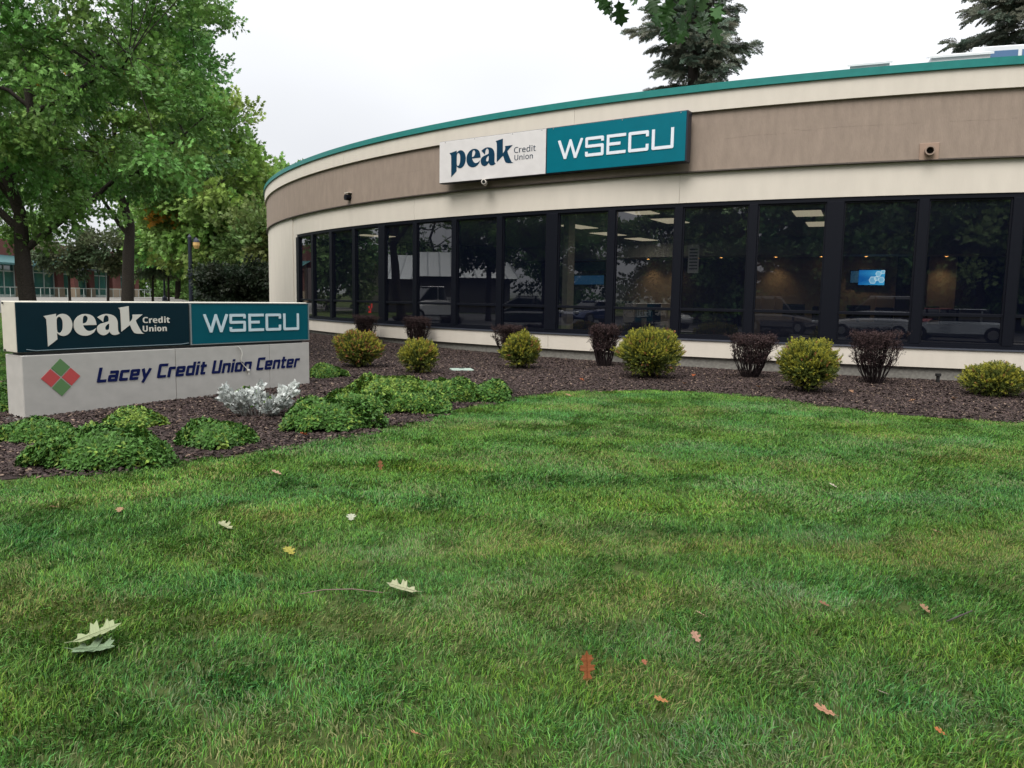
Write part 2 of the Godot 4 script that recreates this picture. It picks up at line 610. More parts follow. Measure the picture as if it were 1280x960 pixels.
	m.arc(R - 10.4, R - 9.2, 3.05, 3.75, th(-0.3), th(19.3), 0.03)
	part("soffit", m, ceil_m, b)
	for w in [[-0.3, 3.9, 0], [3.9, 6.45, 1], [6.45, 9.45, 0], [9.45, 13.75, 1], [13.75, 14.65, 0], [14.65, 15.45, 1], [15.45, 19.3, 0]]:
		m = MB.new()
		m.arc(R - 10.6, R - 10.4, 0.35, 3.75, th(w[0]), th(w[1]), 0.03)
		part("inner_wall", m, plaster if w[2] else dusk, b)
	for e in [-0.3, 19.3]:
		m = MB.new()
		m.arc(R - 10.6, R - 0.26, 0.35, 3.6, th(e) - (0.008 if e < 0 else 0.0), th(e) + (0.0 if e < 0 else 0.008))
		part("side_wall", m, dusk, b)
	# concrete column just inside
	m = MB.new()
	m.arc(R - 1.0, R - 0.7, 0.35, 3.6, th(7.9), th(8.0))
	part("inner_column", m, plaster, b)
	# roof furniture
	var white := mat(lin(0.6, 0.62, 0.64), 0.5)
	roof_box("roof_hatch", "small white roof hatch with sloping lid on the curved roof", th(12.3), R - 0.95, Vector3(0.7, 0.72, 0.55), white, 5.5)
	roof_box("roof_vent_hood", "white sheet-metal vent hood on the roof under the fir branches", th(13.4), R - 1.5, Vector3(1.0, 0.86, 0.8), white, 5.5)
	var ru := thing("rooftop_air_unit", "long white rooftop air unit with blue louvres along its side", "air conditioner", Vector3(CX, 5.5, -CZ) + Vector3(sin(th(14.35)), 0, cos(th(14.35))) * (R - 2.6), th(14.35))
	m = MB.new()
	m.cbox(Vector3(-1.0, 0, -0.7), Vector3(1.3, 1.2, 0.7), 0.02)
	part("casing", m, white, ru)
	for i in 3:
		m = MB.new()
		m.box(Vector3(-0.75 + i * 0.62, 0.98, 0.69), Vector3(-0.2 + i * 0.62, 1.10, 0.712))
		part("louvre", m, mat(lin(0.06, 0.13, 0.25), 0.4), ru)
	m = MB.new()
	m.tube([Vector3(0, -0.4, 0), Vector3(0, 0.75, 0)], [0.07, 0.07], 10)
	single("vent_pipe", "grey vent pipe rising from the roof edge beside the trees", "pipe", m, mat(lin(0.3, 0.31, 0.33), 0.5, 0.4), Vector3(CX, 5.5, -CZ) + Vector3(sin(th(-2.3)), 0, cos(th(-2.3))) * (R - 1.2))
	# fittings on the brown band
	fitting(13.0, 4.36)
	var st_t := th(2.97)
	var lamp := thing("wall_stub", "small dark round wall fitting with a cap high on the brown band", "fixture", Vector3(CX + sin(st_t) * (R + 0.135), 4.42, -CZ + cos(st_t) * (R + 0.135)), st_t)
	m = MB.new()
	m.tube([Vector3(0, 0, -0.02), Vector3(0, 0, 0.16)], [0.085, 0.085], 12)
	part("barrel", m, dark, lamp)
	m = MB.new()
	m.box(Vector3(-0.12, 0.12, -0.01), Vector3(0.12, 0.14, 0.12))
	part("cap", m, cream, lamp)

func roof_box(called: String, label: String, a: float, r: float, s: Vector3, m: Material, y: float) -> void:
	var o := thing(called, label, "roof hatch" if called == "roof_hatch" else "vent", Vector3(CX + sin(a) * r, y, -CZ + cos(a) * r), a)
	var mb := MB.new()
	mb.box(Vector3(-s.x / 2, 0, -s.z / 2), Vector3(s.x / 2, s.y, s.z / 2))
	part("curb", mb, m, o)
	mb = MB.new()
	var p := [Vector3(-s.x / 2 - 0.05, s.y + 0.002, s.z / 2 + 0.05), Vector3(s.x / 2 + 0.05, s.y + 0.002, s.z / 2 + 0.05), Vector3(s.x / 2 + 0.05, s.y + 0.25, -s.z / 2), Vector3(-s.x / 2 - 0.05, s.y + 0.25, -s.z / 2)]
	mb.quad(p[0], p[1], p[2], p[3])
	mb.quad(p[3] - Vector3(0, 0.04, 0), p[2] - Vector3(0, 0.04, 0), p[1] - Vector3(0, 0.04, 0), p[0] - Vector3(0, 0.04, 0))
	mb.quad(p[0] - Vector3(0, 0.04, 0), p[1] - Vector3(0, 0.04, 0), p[1], p[0])
	mb.quad(p[1] - Vector3(0, 0.04, 0), p[2] - Vector3(0, 0.04, 0), p[2], p[1])
	part("lid", mb, m, o)

func fitting(k: float, y: float) -> void:
	var a := th(k)
	var o := thing("roof_scupper", "square plate with a round overflow spout on the brown band", "spout", Vector3(CX + sin(a) * (R + 0.135), y, -CZ + cos(a) * (R + 0.135)), a)
	var m := MB.new()
	m.cbox(Vector3(-0.16, -0.15, -0.02), Vector3(0.16, 0.15, 0.03), 0.006)
	part("plate", m, mat(lin(0.3, 0.21, 0.16), 0.8), o)
	m = MB.new()
	var prof := [Vector2(0.062, 0.0), Vector2(0.085, 0.0), Vector2(0.085, 0.12), Vector2(0.062, 0.12), Vector2(0.062, 0.0)]
	m.lathe(prof, 20, Transform3D(Basis(Vector3.RIGHT, PI / 2), Vector3(0, 0, 0.03)))
	part("spout", m, mat(lin(0.26, 0.19, 0.15), 0.7), o)
	m = MB.new()
	m.tube([Vector3(0, 0, 0.031), Vector3(0, 0, 0.05)], [0.06, 0.06], 16)
	part("throat", m, mat(lin(0.01, 0.01, 0.01), 0.9), o)

# ------------------------------------------------------------------ what shows through the glass
func inside(k: float, depth: float, y: float) -> Vector3:
	return Vector3(CX + sin(th(k)) * (R - depth), y, -CZ + cos(th(k)) * (R - depth))

func at_plan(x: float, d: float, y: float) -> Vector3:
	return Vector3(x, y, -d)

func interior() -> void:
	var lit := glow(Color(1.0, 0.95, 0.82), 0.34)
	var rim := mat(lin(0.5, 0.5, 0.5), 0.5)
	for p in [[1.73, 21.5], [2.84, 23.76], [2.76, 17.6], [3.87, 19.53], [4.14, 25.6], [6.49, 17.41], [7.65, 19.72], [-4.6, 26.0]]:
		var turn := atan2(p[0] - CX, CZ - p[1])
		var o := thing("ceiling_light", "lit square ceiling panel seen through the dark office windows", "light", at_plan(p[0], p[1], 3.56), turn, "ceiling light panels inside the office")
		var m := MB.new()
		m.box(Vector3(-0.34, 0, -0.64), Vector3(0.34, 0.035, 0.64))
		part("frame", m, rim, o)
		m = MB.new()
		m.box(Vector3(-0.29, -0.012, -0.59), Vector3(0.29, -0.002, 0.59))
		part("diffuser", m, lit, o)
		var l := AreaLight3D.new()
		l.name = "panel_light"
		l.area_size = Vector2(0.5, 1.1)
		l.light_energy = 0.34
		l.light_color = Color(1.0, 0.96, 0.86)
		l.shadow_enabled = true
		l.area_range = 14.0
		l.rotation.x = -PI / 2
		l.position.y = -0.03
		o.add_child(l)
	var bulb := glow(Color(1.0, 0.72, 0.4), 4.0)
	for p in [[5.16, 26.5, 1], [5.87, 26.0, 0], [6.71, 25.75, 0], [7.53, 25.4, 0], [8.24, 24.8, 1], [10.54, 23.3, 1], [12.82, 23.0, 1], [4.41, 27.3, 1], [9.4, 24.0, 0]]:
		var turn := atan2(p[0] - CX, CZ - p[1])
		var rr := Vector2(p[0] - CX, CZ - p[1]).normalized() * (R - 10.0)
		var o := thing("downlight", "small warm downlight glowing in the soffit at the back of the office", "light", Vector3(CX + rr.x, 3.05, -CZ + rr.y), turn, "downlights along the office back wall")
		var m := MB.new()
		m.lathe([Vector2(0.05, -0.02), Vector2(0.085, -0.015), Vector2(0.085, 0.0)], 16)
		part("trim", m, rim, o)
		m = MB.new()
		m.lathe([Vector2(0.0, -0.03), Vector2(0.05, -0.02)], 16)
		part("lamp", m, bulb, o)
		if p[2]:
			var l := SpotLight3D.new()
			l.name = "downlight_beam"
			l.light_energy = 0.28
			l.light_color = Color(1.0, 0.8, 0.55)
			l.spot_range = 8.0
			l.spot_attenuation = 2.0
			l.spot_angle = 55.0
			l.light_size = 0.04
			l.shadow_enabled = true
			l.rotation.x = -PI / 2
			l.position.y = -0.06
			o.add_child(l)
	# television with blue hexagon picture
	var im := Image.create(128, 72, false, Image.FORMAT_RGB8)
	im.fill(Color(0.05, 0.4, 0.7))
	for y in 72:
		for x in 128:
			var c := Color(0.04, 0.35, 0.62).lerp(Color(0.25, 0.65, 0.85), clampf(x / 128.0 + 0.2 * sin(y * 0.11), 0, 1))
			for h in [[70, 48, 17], [96, 18, 13], [112, 46, 14], [88, 40, 11], [118, 8, 10]]:
				var dx: float = abs(x - h[0])
				var dy: float = abs(y - h[1])
				var hd: float = maxf(dx * 0.866 + dy * 0.5, dy)
				if hd < h[2] - 2: c = c.lerp(Color(0.75, 0.9, 0.95), 0.55)
				elif hd < h[2]: c = Color(0.9, 0.97, 1.0)
			im.set_pixel(x, y, c)
	var tvm := mat(Color.BLACK, 0.3)
	tvm.emission_enabled = true
	tvm.emission = Color.BLACK
	tvm.emission_texture = ImageTexture.create_from_image(im)
	tvm.emission_energy_multiplier = 0.9
	var blackm := mat(lin(0.01, 0.01, 0.012), 0.4)
	for s in [["television", "wall television showing a blue picture of white hexagons", 13.02, 2.40, 0.74, 0.46, 0], ["wall_monitor", "narrow blue monitor on the office wall beside the television", 12.52, 2.42, 0.22, 0.36, 1], ["wall_monitor", "wide pale blue monitor on the office wall under a teal banner", 2.6, 2.32, 1.6, 0.34, 1]]:
		var a := th(s[2])
		var o := thing(s[0], s[1], "television" if s[0] == "television" else "monitor", inside(s[2], 10.38, s[3]), a)
		var m := MB.new()
		m.cbox(Vector3(-s[4] / 2 - 0.03, -s[5] / 2 - 0.03, -0.02), Vector3(s[4] / 2 + 0.03, s[5] / 2 + 0.03, 0.06), 0.008)
		part("casing", m, blackm, o)
		if s[6]:
			m = MB.new()
			m.box(Vector3(-s[4] / 2, -s[5] / 2, 0.061), Vector3(s[4] / 2, s[5] / 2, 0.065))
			part("screen", m, glow(Color(0.25, 0.5, 0.7), 0.14), o)
		else:
			var qm := QuadMesh.new()
			qm.size = Vector2(s[4], s[5])
			var sc := put("screen", qm, tvm, o)
			sc.position.z = 0.064
	var m := MB.new()
	m.box(Vector3(-0.85, -0.16, 0), Vector3(0.85, 0.16, 0.02))
	single("teal_banner", "teal banner on the back wall above the pale blue monitor", "banner", m, mat(lin(0.02, 0.30, 0.32), 0.7), inside(2.57, 10.36, 2.84), th(2.57))
	# posters hung near the glass
	var paper := mat(lin(0.55, 0.57, 0.58), 0.8)
	var o1 := thing("hanging_poster", "white hanging poster with grey lines, close behind the office glass", "poster", inside(10.05, 0.9, 2.2), th(10.05))
	m = MB.new()
	m.box(Vector3(-0.12, 0, 0), Vector3(0.12, 0.62, 0.01))
	part("sheet", m, paper, o1)
	for i in 7:
		m = MB.new()
		m.box(Vector3(-0.09, 0.08 + i * 0.07, 0.011), Vector3(0.09, 0.11 + i * 0.07, 0.013))
		part("printed_line", m, mat(lin(0.12, 0.13, 0.15), 0.8), o1)
	# low desks with monitors
	for kk in [7.2, 9.2, 11.2, 12.5, 13.8]:
		var a := th(kk)
		var o := thing("reception_desk", "dark office desk with a monitor and chair, behind the glass", "desk", inside(kk, 5.6, 0.35), a, "desks inside the office")
		m = MB.new()
		m.cbox(Vector3(-0.8, 0.72, -0.35), Vector3(0.8, 0.76, 0.35), 0.005)
		part("desktop", m, mat(lin(0.06, 0.045, 0.035), 0.5), o)
		m = MB.new()
		m.box(Vector3(-0.78, 0, 0.3), Vector3(0.78, 0.72, 0.33))
		part("front_panel", m, mat(lin(0.05, 0.05, 0.05), 0.7), o)
		m = MB.new()
		m.cbox(Vector3(-0.28, 0.86, -0.1), Vector3(0.28, 1.2, -0.07), 0.005)
		m.box(Vector3(-0.03, 0.76, -0.1), Vector3(0.03, 0.9, -0.08))
		part("monitor", m, blackm, o)
		m = MB.new()
		m.cbox(Vector3(0.42, 0.45, -0.75), Vector3(0.88, 1.15, -0.68), 0.03)
		m.box(Vector3(0.45, 0.42, -1.1), Vector3(0.85, 0.48, -0.7))
		part("chair_back", m, blackm, o)
	# red window sign
	var rs := thing("red_window_sign", "small glowing red sign low in the office window behind a shrub", "sign", inside(3.35, 0.2, 1.08), th(3.35))
	var redm := glow(Color(0.95, 0.1, 0.12), 0.3)
	for q in [[0, 0.0], [0, 0.14], [1, 0.0], [1, 0.07], [2, 0.14], [2, 0.21]]:
		m = MB.new()
		m.box(Vector3(-0.1 + q[0] * 0.07, q[1], 0), Vector3(-0.04 + q[0] * 0.07, q[1] + 0.06, 0.015))
		part("letter_block", m, redm, rs)

# ------------------------------------------------------------------ lettering
func strokes(lines: Array, half: float, rounded := true) -> Array:
	# joins strokes (in letter units) to outlines; returns [outer outlines, holes]
	var S := 60.0
	var acc: Array = []
	for l in lines:
		var pl := PackedVector2Array()
		for p in l: pl.append(p * S)
		var closed: bool = l[0].is_equal_approx(l[-1]) and l.size() > 3
		if closed: pl.remove_at(pl.size() - 1)
		var got: Array
		if closed:
			got = Geometry2D.offset_polygon(pl, half * S, Geometry2D.JOIN_ROUND if rounded else Geometry2D.JOIN_MITER)
			var inner := Geometry2D.offset_polygon(pl, -half * S, Geometry2D.JOIN_MITER)
			for q in inner:
				var qq: PackedVector2Array = q
				if not Geometry2D.is_polygon_clockwise(qq): qq.reverse()
				got.append(qq)
		else:
			got = Geometry2D.offset_polyline(pl, half * S, Geometry2D.JOIN_ROUND if rounded else Geometry2D.JOIN_MITER, Geometry2D.END_BUTT)
		acc.append(got)
	var outer: Array = []
	var holes: Array = []
	for got in acc:
		for q in got:
			if Geometry2D.is_polygon_clockwise(q): holes.append(q)
			else:
				var cur: PackedVector2Array = q
				var rest: Array = []
				for o in outer:
					var mg := Geometry2D.merge_polygons(cur, o)
					var outs := []
					for g in mg:
						if Geometry2D.is_polygon_clockwise(g): holes.append(g)
						else: outs.append(g)
					if outs.size() == 1: cur = outs[0]
					else: rest.append(o)
				rest.append(cur)
				outer = rest
	var sc := func(a: Array) -> Array:
		var r := []
		for q in a:
			var w := PackedVector2Array()
			for p in q: w.append(p / S)
			r.append(w)
		return r
	return [sc.call(outer), sc.call(holes)]

func solid(outer: Array, holes: Array) -> Array:
	# cuts outlines with holes into outlines without
	var cuts := [-1e4]
	for h in holes:
		var m := Vector2()
		for p in h: m += p
		cuts.append((m / h.size()).x)
	cuts.append(1e4)
	cuts.sort()
	var res := []
	for i in cuts.size() - 1:
		var slab := PackedVector2Array([Vector2(cuts[i], -1e4), Vector2(cuts[i + 1], -1e4), Vector2(cuts[i + 1], 1e4), Vector2(cuts[i], 1e4)])
		for o in outer:
			for q in Geometry2D.intersect_polygons(o, slab):
				var left := [q]
				for h in holes:
					var hh: PackedVector2Array = h.duplicate()
					if Geometry2D.is_polygon_clockwise(hh): hh.reverse()
					var nxt := []
					for l in left:
						for r in Geometry2D.clip_polygons(l, hh):
							if not Geometry2D.is_polygon_clockwise(r): nxt.append(r)
					left = nxt
				res.append_array(left)
	return res

func moved(polys: Array, t: Transform2D, k := 1.0) -> Array:
	var r := []
	for p in polys:
		var w := PackedVector2Array()
		for q in p: w.append(t * (q * k))
		r.append(w)
	return r

const PEAK := {
	"p": [[261, 1291, 401, 1317, 401, 1279, 419, 1297, 450, 1314, 485, 1318, 524, 1307, 558, 1275, 579, 1227, 585, 1185, 574, 1132, 550, 1088, 518, 1063, 482, 1050, 443, 1057, 417, 1076, 402, 1089, 404, 1014, 297, 933, 295, 1242, 286, 1265], [404, 1240, 411, 1269, 426, 1281, 443, 1281, 462, 1263, 473, 1234, 476, 1187, 472, 1140, 457, 1104, 439, 1089, 420, 1092, 403, 1108]],
	"e": [[871, 1177, 862, 1234, 838, 1280, 796, 1307, 744, 1315, 687, 1306, 639, 1274, 609, 1232, 597, 1185, 602, 1132, 626, 1089, 666, 1058, 717, 1046, 770, 1050, 818, 1073, 849, 1104, 861, 1136, 830, 1113, 793, 1103, 761, 1106, 731, 1129, 712, 1161, 710, 1176], [705, 1196, 708, 1263, 720, 1287, 738, 1296, 759, 1286, 771, 1257, 761, 1225, 740, 1202]],
	"a": [[885, 1271, 924, 1295, 967, 1309, 1006, 1313, 1054, 1305, 1098, 1285, 1124, 1252, 1136, 1208, 1135, 1147, 1136, 1097, 1145, 1074, 1161, 1068, 1127, 1050, 1088, 1044, 1055, 1052, 1034, 1077, 1026, 1091, 1001, 1062, 962, 1045, 924, 1050, 888, 1076, 871, 1120, 880, 1158, 914, 1187, 957, 1200, 1001, 1210, 1024, 1220, 1026, 1259, 1015, 1286, 994, 1297, 972, 1287, 960, 1254, 953, 1213, 921, 1241], [1028, 1187, 1029, 1149, 1022, 1116, 1000, 1106, 978, 1117, 974, 1145, 994, 1172, 1014, 1187]],
	"k": [[1152, 1387, 1285, 1409, 1285, 1300, 1288, 1200, 1324, 1233, 1334, 1272, 1327, 1300, 1466, 1302, 1409, 1260, 1370, 1226, 1383, 1187, 1432, 1095, 1451, 1063, 1483, 1051, 1355, 1055, 1324, 1092, 1293, 1169, 1179, 1086, 1178, 1207, 1177, 1329, 1171, 1365], []],
}

func outline(a: Array) -> PackedVector2Array:
	var p := PackedVector2Array()
	for i in range(0, a.size(), 2): p.append(Vector2(a[i], a[i + 1]) / 1000.0)
	# round the traced corners a little, keeping sharp ones
	var r := PackedVector2Array()
	var cnt := p.size()
	for i in cnt:
		var a0 := p[(i + cnt - 1) % cnt]
		var b0 := p[i]
		var c0 := p[(i + 1) % cnt]
		var ang: float = absf((b0 - a0).angle_to(c0 - b0))
		if ang > 0.9: r.append(b0)
		else:
			r.append(b0.lerp(a0, 0.25)); r.append(b0.lerp(c0, 0.25))
	return r

func letters_peak(parent: Node3D, m: Material, t: Transform2D, z: float, deep: float) -> void:
	for ch in PEAK:
		var holes := []
		if PEAK[ch][1].size(): holes = [outline(PEAK[ch][1])]
		var mb := MB.new()
		# clean, then cut apart at the counters
		var o := outline(PEAK[ch][0])
		if Geometry2D.is_polygon_clockwise(o): o.reverse()
		for p in moved(solid([moved([o], Transform2D(), 100.0)[0]], moved(holes, Transform2D(), 100.0)), t, 0.01):
			mb.flat(p, z, z + deep)
		part("letter_" + ch, mb, m, parent)

func letters_type(text: String, weight: int, m: Material, parent: Node3D, x0: float, x1: float, y0: float, y1: float, z: float, deep: float) -> void:
	# sans-serif lettering fitted to a measured box, one mesh for the word
	var tm := TextMesh.new()
	var f := SystemFont.new()
	f.font_names = PackedStringArray(["Droid Sans"])
	f.font_weight = weight
	tm.font = f
	tm.text = text
	tm.font_size = 64
	tm.pixel_size = 0.01
	tm.depth = 0.1
	var arr := tm.surface_get_arrays(0)
	var v: PackedVector3Array = arr[Mesh.ARRAY_VERTEX]
	var lo := v[0]
	var hi := v[0]
	for p in v:
		lo = lo.min(p); hi = hi.max(p)
	var w := PackedVector3Array()
	for p in v:
		var q := (p - lo) / (hi - lo)
		w.append(Vector3(lerpf(x0, x1, q.x), lerpf(y0, y1, q.y), lerpf(z, z + deep, q.z)))
	var a := []
	a.resize(Mesh.ARRAY_MAX)
	a[Mesh.ARRAY_VERTEX] = w
	a[Mesh.ARRAY_NORMAL] = arr[Mesh.ARRAY_NORMAL]
	if arr[Mesh.ARRAY_INDEX] != null: a[Mesh.ARRAY_INDEX] = arr[Mesh.ARRAY_INDEX]
	var me := ArrayMesh.new()
	me.add_surface_from_arrays(Mesh.PRIMITIVE_TRIANGLES, a)
	put("word_" + text.to_lower(), me, m, parent)

func letters_wsecu(parent: Node3D, m: Material, spans: Array, y0: float, y1: float, z: float, deep: float) -> void:
	var h := y1 - y0
	var s := 0.077
	var names := ["w", "s", "e", "c", "u"]
	for i in 5:
		var x0: float = spans[i][0]
		var w: float = (spans[i][1] - x0) / h
		var e := w - s
		var lines := []
		match names[i]:
			"w": lines = [[Vector2(s * 1.05, 1), Vector2(w * 0.30, s * 0.4), Vector2(w * 0.5, 0.92), Vector2(w * 0.70, s * 0.4), Vector2(w - s * 1.05, 1)]]
			"s": lines = [[Vector2(e, 0.74), Vector2(e, 1 - s), Vector2(s, 1 - s), Vector2(s, 0.53), Vector2(e, 0.53), Vector2(e, s), Vector2(s, s), Vector2(s, 0.26)]]
			"e": lines = [[Vector2(w, 1 - s), Vector2(s, 1 - s), Vector2(s, s), Vector2(w, s)], [Vector2(s, 0.52), Vector2(w * 0.72, 0.52)]]
			"c": lines = [[Vector2(e, 0.70), Vector2(e, 1 - s), Vector2(s, 1 - s), Vector2(s, s), Vector2(e, s), Vector2(e, 0.34)]]
			"u": lines = [[Vector2(s, 1), Vector2(s, s), Vector2(e, s), Vector2(e, 1)]]
		var got := strokes(lines, s, names[i] != "w" and names[i] != "e")
		var polys: Array = solid(got[0], got[1])
		if names[i] == "w":
			# cut the points off at top and foot
			var band := PackedVector2Array([Vector2(-9, 0), Vector2(9, 0), Vector2(9, 1), Vector2(-9, 1)])
			var cut := []
			for p in polys: cut.append_array(Geometry2D.intersect_polygons(moved([p], Transform2D(), 60)[0], moved([band], Transform2D(), 60)[0]))
			polys = moved(cut, Transform2D(), 1.0 / 60)
		var mb := MB.new()
		for p in moved(polys, Transform2D(0, Vector2(h, h), 0, Vector2(x0, y0))): mb.flat(p, z, z + deep)
		part("letter_" + names[i], mb, m, parent)

func letters_square(parent: Node3D, m: Material, word: String, x0: float, x1: float, y0: float, cap: float, z: float, deep: float) -> void:
	# slanted squared lettering drawn with strokes
	var s := 0.095
	var G := {
		"L": [0.58, [[Vector2(s, 1), Vector2(s, s), Vector2(0.58, s)]]],
		"a": [0.62, [[Vector2(0.06, 0.65), Vector2(0.52, 0.65), Vector2(0.52, 0)], [Vector2(0.52, 0.37), Vector2(s, 0.37), Vector2(s, s), Vector2(0.52, s)]]],
		"c": [0.58, [[Vector2(0.58, 0.65), Vector2(s, 0.65), Vector2(s, s), Vector2(0.56, s)]]],
		"e": [0.62, [[Vector2(0.58, s), Vector2(s, s), Vector2(s, 0.65), Vector2(0.52, 0.65), Vector2(0.52, 0.37), Vector2(s, 0.37)]]],
		"y": [0.66, [[Vector2(0.08, 0.74), Vector2(0.34, 0.06)], [Vector2(0.60, 0.74), Vector2(0.22, -0.22)]]],
		"C": [0.62, [[Vector2(0.62, 1 - s), Vector2(s, 1 - s), Vector2(s, s), Vector2(0.60, s)]]],
		"r": [0.46, [[Vector2(s, 0), Vector2(s, 0.65), Vector2(0.46, 0.65)]]],
		"d": [0.62, [[Vector2(0.52, 1), Vector2(0.52, 0)], [Vector2(0.52, 0.65), Vector2(s, 0.65), Vector2(s, s), Vector2(0.52, s)]]],
		"i": [0.19, [[Vector2(s, 0), Vector2(s, 0.74)], [Vector2(s, 0.84), Vector2(s, 1)]]],
		"t": [0.44, [[Vector2(0.17, 0.95), Vector2(0.17, s), Vector2(0.42, s)], [Vector2(0, 0.65), Vector2(0.44, 0.65)]]],
		"U": [0.68, [[Vector2(s, 1), Vector2(s, s), Vector2(0.58, s), Vector2(0.58, 1)]]],
		"n": [0.62, [[Vector2(s, 0), Vector2(s, 0.65), Vector2(0.52, 0.65), Vector2(0.52, 0)]]],
		"o": [0.62, [[Vector2(s, s), Vector2(0.52, s), Vector2(0.52, 0.65), Vector2(s, 0.65), Vector2(s, s)]]],
	}
	var gap := 0.10
	var total := -gap
	for ch in word: total += G[ch][0] + gap
	var slant := 0.24
	var k := (x1 - x0 - slant * cap * 0.6) / total
	var pen := 0.0
	for ch in word:
		var got := strokes(G[ch][1], s, true)
		var mb := MB.new()
		var t := Transform2D(Vector2(k, 0), Vector2(slant * cap, cap), Vector2(x0 + pen * k, y0))
		for p in moved(solid(moved(got[0], Transform2D(), 60), moved(got[1], Transform2D(), 60)), t, 1.0 / 60): mb.flat(p, z, z + deep)
		part("letter_" + ch.to_lower(), mb, m, parent)
		pen += G[ch][0] + gap

func board_mat(col: Color, rough := 0.35) -> StandardMaterial3D:
	var m := surfaced(col, 0.95, 1.4, 0.0, rough, 41, 0.01)
	m.metallic_specular = 0.25
	return m

func facade_sign() -> void:
	var a := Vector3(-1.8904, 0, -19.5494)
	var b := Vector3(3.4147, 0, -15.8842)
	var ax := (b - a).normalized()
	var o := thing("facade_sign", "long box sign on the brown band, white left half and teal right half", "sign", a)
	o.basis = Basis(ax, Vector3.UP, ax.cross(Vector3.UP))
	var ln := 6.448
	var navy := mat(lin(0.016, 0.018, 0.03), 0.4, 0.2)
	var m := MB.new()
	m.cbox(Vector3(0, 4.365, -0.22), Vector3(ln, 5.375, -0.012), 0.012)
	part("cabinet", m, navy, o)
	var white := board_mat(lin(0.66, 0.64, 0.64))
	var teal := board_mat(lin(0.001, 0.135, 0.185))
	m = MB.new()
	m.cbox(Vector3(0.012, 4.378, -0.012), Vector3(3.112, 5.362, 0.0), 0.004)
	part("white_panel", m, white, o)
	m = MB.new()
	m.cbox(Vector3(3.14, 4.385, -0.012), Vector3(ln - 0.03, 5.355, 0.0), 0.004)
	part("teal_panel", m, teal, o)
	var ink := mat(lin(0.003, 0.034, 0.072), 0.5, 0.0, 0.25)
	var sx := (2.235 - 0.337) / (1.483 - 0.261)
	var sy := (5.262 - 4.502) / (1.409 - 0.933)
	letters_peak(o, ink, Transform2D(Vector2(sx, 0), Vector2(0, sy), Vector2(0.337 - 0.261 * sx, 4.502 - 0.933 * sy)), 0.0005, 0.006)
	var ink2 := mat(lin(0.01, 0.03, 0.06), 0.4)
	letters_type("Credit", 500, ink2, o, 2.25, 2.84, 4.905, 5.045, 0.0005, 0.005)
	letters_type("Union", 500, ink2, o, 2.265, 2.77, 4.742, 4.865, 0.0005, 0.005)
	letters_wsecu(o, mat(lin(0.68, 0.72, 0.78), 0.4), [[3.43, 4.08], [4.13, 4.58], [4.65, 5.10], [5.16, 5.62], [5.69, 6.17]], 4.655, 5.065, 0.0005, 0.012)
	for sc in [[0.2, 5.34], [1.1, 5.34], [2.2, 5.34], [3.0, 5.34], [3.3, 5.335], [5.0, 5.335], [6.3, 5.335]]:
		m = MB.new()
		m.lathe([Vector2(0.013, 0.0), Vector2(0.011, 0.006), Vector2(0.0, 0.007)], 10, Transform3D(Basis(Vector3.RIGHT, PI / 2), Vector3(sc[0], sc[1], 0.0)))
		part("screw", m, mat(lin(0.3, 0.3, 0.3), 0.4, 0.7), o)
	# security camera under the sign
	var c := thing("security_camera", "small white bullet camera hanging under the facade sign", "camera", o.transform * Vector3(1.44, 4.30, 0.02), o.rotation.y + 0.5)
	m = MB.new()
	m.tube([Vector3(-0.02, 0, -0.16), Vector3(-0.02, 0, -0.15), Vector3(-0.02, 0, 0.10), Vector3(-0.02, 0, 0.11)], [0.05, 0.062, 0.062, 0.055], 14)
	part("housing", m, mat(lin(0.6, 0.56, 0.5), 0.5), c)
	m = MB.new()
	m.tube([Vector3(-0.02, 0, 0.108), Vector3(-0.02, 0, 0.116)], [0.04, 0.04], 14)
	part("lens", m, mat(lin(0.01, 0.01, 0.012), 0.1), c)
	m = MB.new()
	m.tube([Vector3(-0.02, 0.0, -0.1), Vector3(0, 0.065, -0.2)], [0.02, 0.02], 8)
	part("bracket", m, mat(lin(0.5, 0.47, 0.42), 0.5), c)

